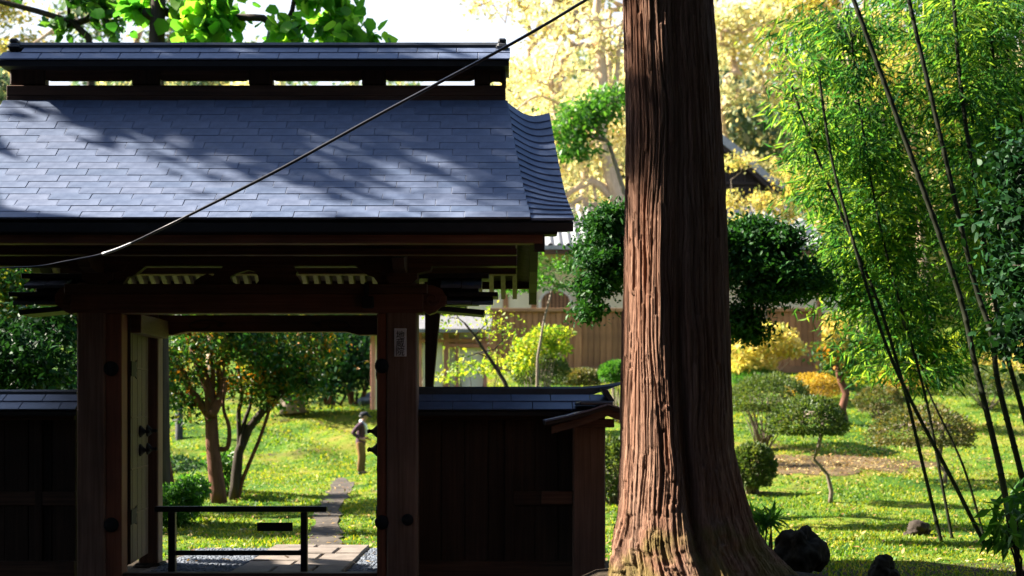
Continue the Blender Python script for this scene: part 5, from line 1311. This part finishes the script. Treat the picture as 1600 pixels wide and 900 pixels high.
cpo = SK("cap", {'z': ((.075, 0, 1.57), (.135, .135)), 'a': ((.07, 0, 1.64), .14), 'b': ((.065, 0, 1.70), .10)}, [('z', 'a'), ('a', 'b')], 'cap')
SK("cap_brim", {'a': ((.14, 0, 1.595), (.10, .03)), 'b': ((.22, 0, 1.575), (.10, .025)), 'c': ((.28, 0, 1.545), (.08, .02))}, [('a', 'b'), ('b', 'c')], 'cap', cpo)

# ------------------------------------------------------------------ grass, fallen leaves
bare = hit(1290, 728); vs = []; fs = []; K = 40
for k in range(K):
    a = 6.2832*k/K; rr_ = 1+.22*math.sin(a*3+1)+.14*math.sin(a*7)+rnd.uniform(-.07, .07)
    for q in (.25, .5, .75, 1.0):
        x, y = bare.x+1.9*q*rr_*math.cos(a), bare.y+1.5*q*rr_*math.sin(a); vs.append((x, y, float(hgt(x, y))+.022-.012*(q > .9)))
vs.append((bare.x, bare.y, float(hgt(bare.x, bare.y))+.022))
for k in range(K):
    b = 4*k; c = 4*((k+1) % K); fs.append((len(vs)-1, b, c)); fs += [(b+q, b+q+1, c+q+1, c+q) for q in range(3)]
me = bpy.data.meshes.new("bare_earth"); me.from_pydata(vs, [], fs); structure(link("bare_earth", me, M['bare'], smooth=True))
n = 240000
Zg = np.exp(RNG.uniform(np.log(12.6), np.log(47), n)); Xg = RNG.uniform(-.42, .50, n)*Zg
pth = np.array([(p.x, p.y) for p in PATH]); dmin = np.full(n, 9.0)
for a, b in zip(pth[:-1], pth[1:]):
    d = b-a; u = np.clip(((Xg-a[0])*d[0]+(Zg-a[1])*d[1])/(d@d), 0, 1); dmin = np.minimum(dmin, np.hypot(Xg-a[0]-u*d[0], Zg-a[1]-u*d[1]))
patch = np.sin(Xg*.9+2)*np.sin(Zg*.55+Xg*.3)+.5*np.sin(Xg*2.3+Zg*1.7)
bare = hit(1290, 728); db = np.hypot((Xg-bare.x)/2.2, (Zg-bare.y)/1.6)
keep = ~((Xg > -3.7) & (Xg < -1.0) & (Zg < 16.1)) & (dmin > .22+RNG.normal(size=n)*.06) & (RNG.uniform(size=n) < np.clip(.75+.4*patch, .25, 1)) & (RNG.uniform(size=n) < np.clip(db-.15, .28, 1)) & (~((Zg < 15.2) & (Xg < 1.2)))
Xg, Zg = Xg[keep], Zg[keep]; n = len(Xg)
base = np.stack([Xg, Zg, hgt(Xg, Zg)-.01], -1)
hgh = .72*(RNG.uniform(.02, .055, n)+.0011*Zg)*(1+.35*np.sin(Xg*1.7)*np.cos(Zg*1.1)); an = RNG.uniform(0, 6.28, n); wd = .006+.0007*Zg
side = np.stack([np.cos(an), np.sin(an), an*0], -1)*wd[:, None]; tip = base+np.stack([RNG.normal(size=n)*.5, RNG.normal(size=n)*.5, np.ones(n)], -1)*hgh[:, None]
V = np.stack([base-side, base+side, tip], 1).reshape(-1, 3); T = np.arange(n*3).reshape(-1, 3)
stuff(npmesh("lawn_grass", V, T, M['L_grass']), "short mossy grass covering the garden lawn", "grass")
n = 3400; Zl = np.exp(RNG.uniform(np.log(14.5), np.log(46), n)); Xl = RNG.uniform(-.38, .38, n)*Zl
m2 = 2600; Xl = np.concatenate([Xl, bare.x+RNG.normal(size=m2)*1.7]); Zl = np.concatenate([Zl, bare.y+RNG.normal(size=m2)*1.3])
P = np.stack([Xl, Zl, hgt(Xl, Zl)+.03], -1); D = np.stack([RNG.normal(size=len(Xl)), RNG.normal(size=len(Xl)), np.zeros(len(Xl))], -1)
V, T = leaves(P, .04, .09, .6, 3.0, 0, D=D); stuff(npmesh("fallen_leaves", V, T, M['L_litter']), "brown and yellow fallen leaves scattered on the lawn", "leaves")

# ------------------------------------------------------------------ far wood on the hill, unseen dark wood added to shade gate and forecourt
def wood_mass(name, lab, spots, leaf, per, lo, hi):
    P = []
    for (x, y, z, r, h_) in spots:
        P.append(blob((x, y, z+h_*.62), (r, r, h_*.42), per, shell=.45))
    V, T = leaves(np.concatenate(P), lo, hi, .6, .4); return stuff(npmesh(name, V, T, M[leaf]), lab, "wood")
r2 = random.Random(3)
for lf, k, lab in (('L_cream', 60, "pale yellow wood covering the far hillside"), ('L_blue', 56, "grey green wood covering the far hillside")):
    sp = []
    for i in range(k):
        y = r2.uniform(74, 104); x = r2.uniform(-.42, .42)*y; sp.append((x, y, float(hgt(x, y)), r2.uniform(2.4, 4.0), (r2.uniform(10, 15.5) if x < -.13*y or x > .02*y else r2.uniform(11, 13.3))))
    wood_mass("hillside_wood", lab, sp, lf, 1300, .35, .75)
sp = []  # unseen trees added behind the camera to block low skylight
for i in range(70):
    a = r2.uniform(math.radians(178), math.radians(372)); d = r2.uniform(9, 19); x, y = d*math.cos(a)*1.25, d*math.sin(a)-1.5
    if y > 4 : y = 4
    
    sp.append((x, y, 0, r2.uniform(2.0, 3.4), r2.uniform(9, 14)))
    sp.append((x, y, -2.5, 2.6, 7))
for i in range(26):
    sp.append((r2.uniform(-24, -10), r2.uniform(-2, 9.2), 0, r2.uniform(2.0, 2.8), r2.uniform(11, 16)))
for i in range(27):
    sp.append((r2.uniform(-7, 9), r2.uniform(-4, 6.0), r2.uniform(7.0, 9.5), 2.3, 5))  # unseen canopy added overhead to cut skylight on gate and trunk
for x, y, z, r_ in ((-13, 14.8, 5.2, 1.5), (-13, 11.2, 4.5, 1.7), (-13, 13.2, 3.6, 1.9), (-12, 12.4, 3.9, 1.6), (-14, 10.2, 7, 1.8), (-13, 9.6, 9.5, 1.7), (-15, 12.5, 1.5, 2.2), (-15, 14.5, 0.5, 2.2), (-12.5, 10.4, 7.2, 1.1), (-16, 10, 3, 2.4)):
    sp.append((x, y, z-1, r_, 5)); sp.append((x+.6, y, z-1, r_, 5))  # unseen leaf clumps added to keep sun off forecourt and left wall
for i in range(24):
    sp.append((r2.uniform(7.5, 20), r2.uniform(-2, 13.5), 0, r2.uniform(1.8, 2.6), r2.uniform(8, 12)))  # unseen clumps added on the right to darken the fill light
wood_mass("shading_wood", "unseen dark evergreen wood around the forecourt, added for its shade", sp, 'L_wood', 420, .5, 1.1)
# tall tree to the left whose crown dapples the roof and keeps the sun off the upper trunk
g = Vector((-11.5, 12.6, 0))
tree("shade_tree", "tall tree to the left of the forecourt that dapples the gate roof", "tree", g, [g, g+Vector((.2, .2, 4)), g+Vector((0, .5, 8)), g+Vector((.2, .6, 13))], .28,
     [((-11.3, 12.9, 14.4), (2.0, 1.7, 1.6)), ((-11.8, 11.4, 12.2), (1.4, 1.0, 1.0)), ((-10.9, 14.6, 10.3), (.9, .7, .5)), ((-11.4, 15.6, 9.6), (1.3, 1.0, .55)), ((-12.2, 13.5, 16.5), (1.8, 1.8, 1.5)), ((-11.5, 11.7, 8.5), (.8, .8, .8)), ((-11.4, 14.9, 11.6), (1.3, .9, 1.1)), ((-11.2, 15.8, 10.6), (1.0, .7, .6)), ((-11.0, 14.5, 12.8), (1.2, .7, .6))],
     'bark_dark', 'L_dark', nt=84, nl=12000, lo=.14, hi=.26, sig=.33)
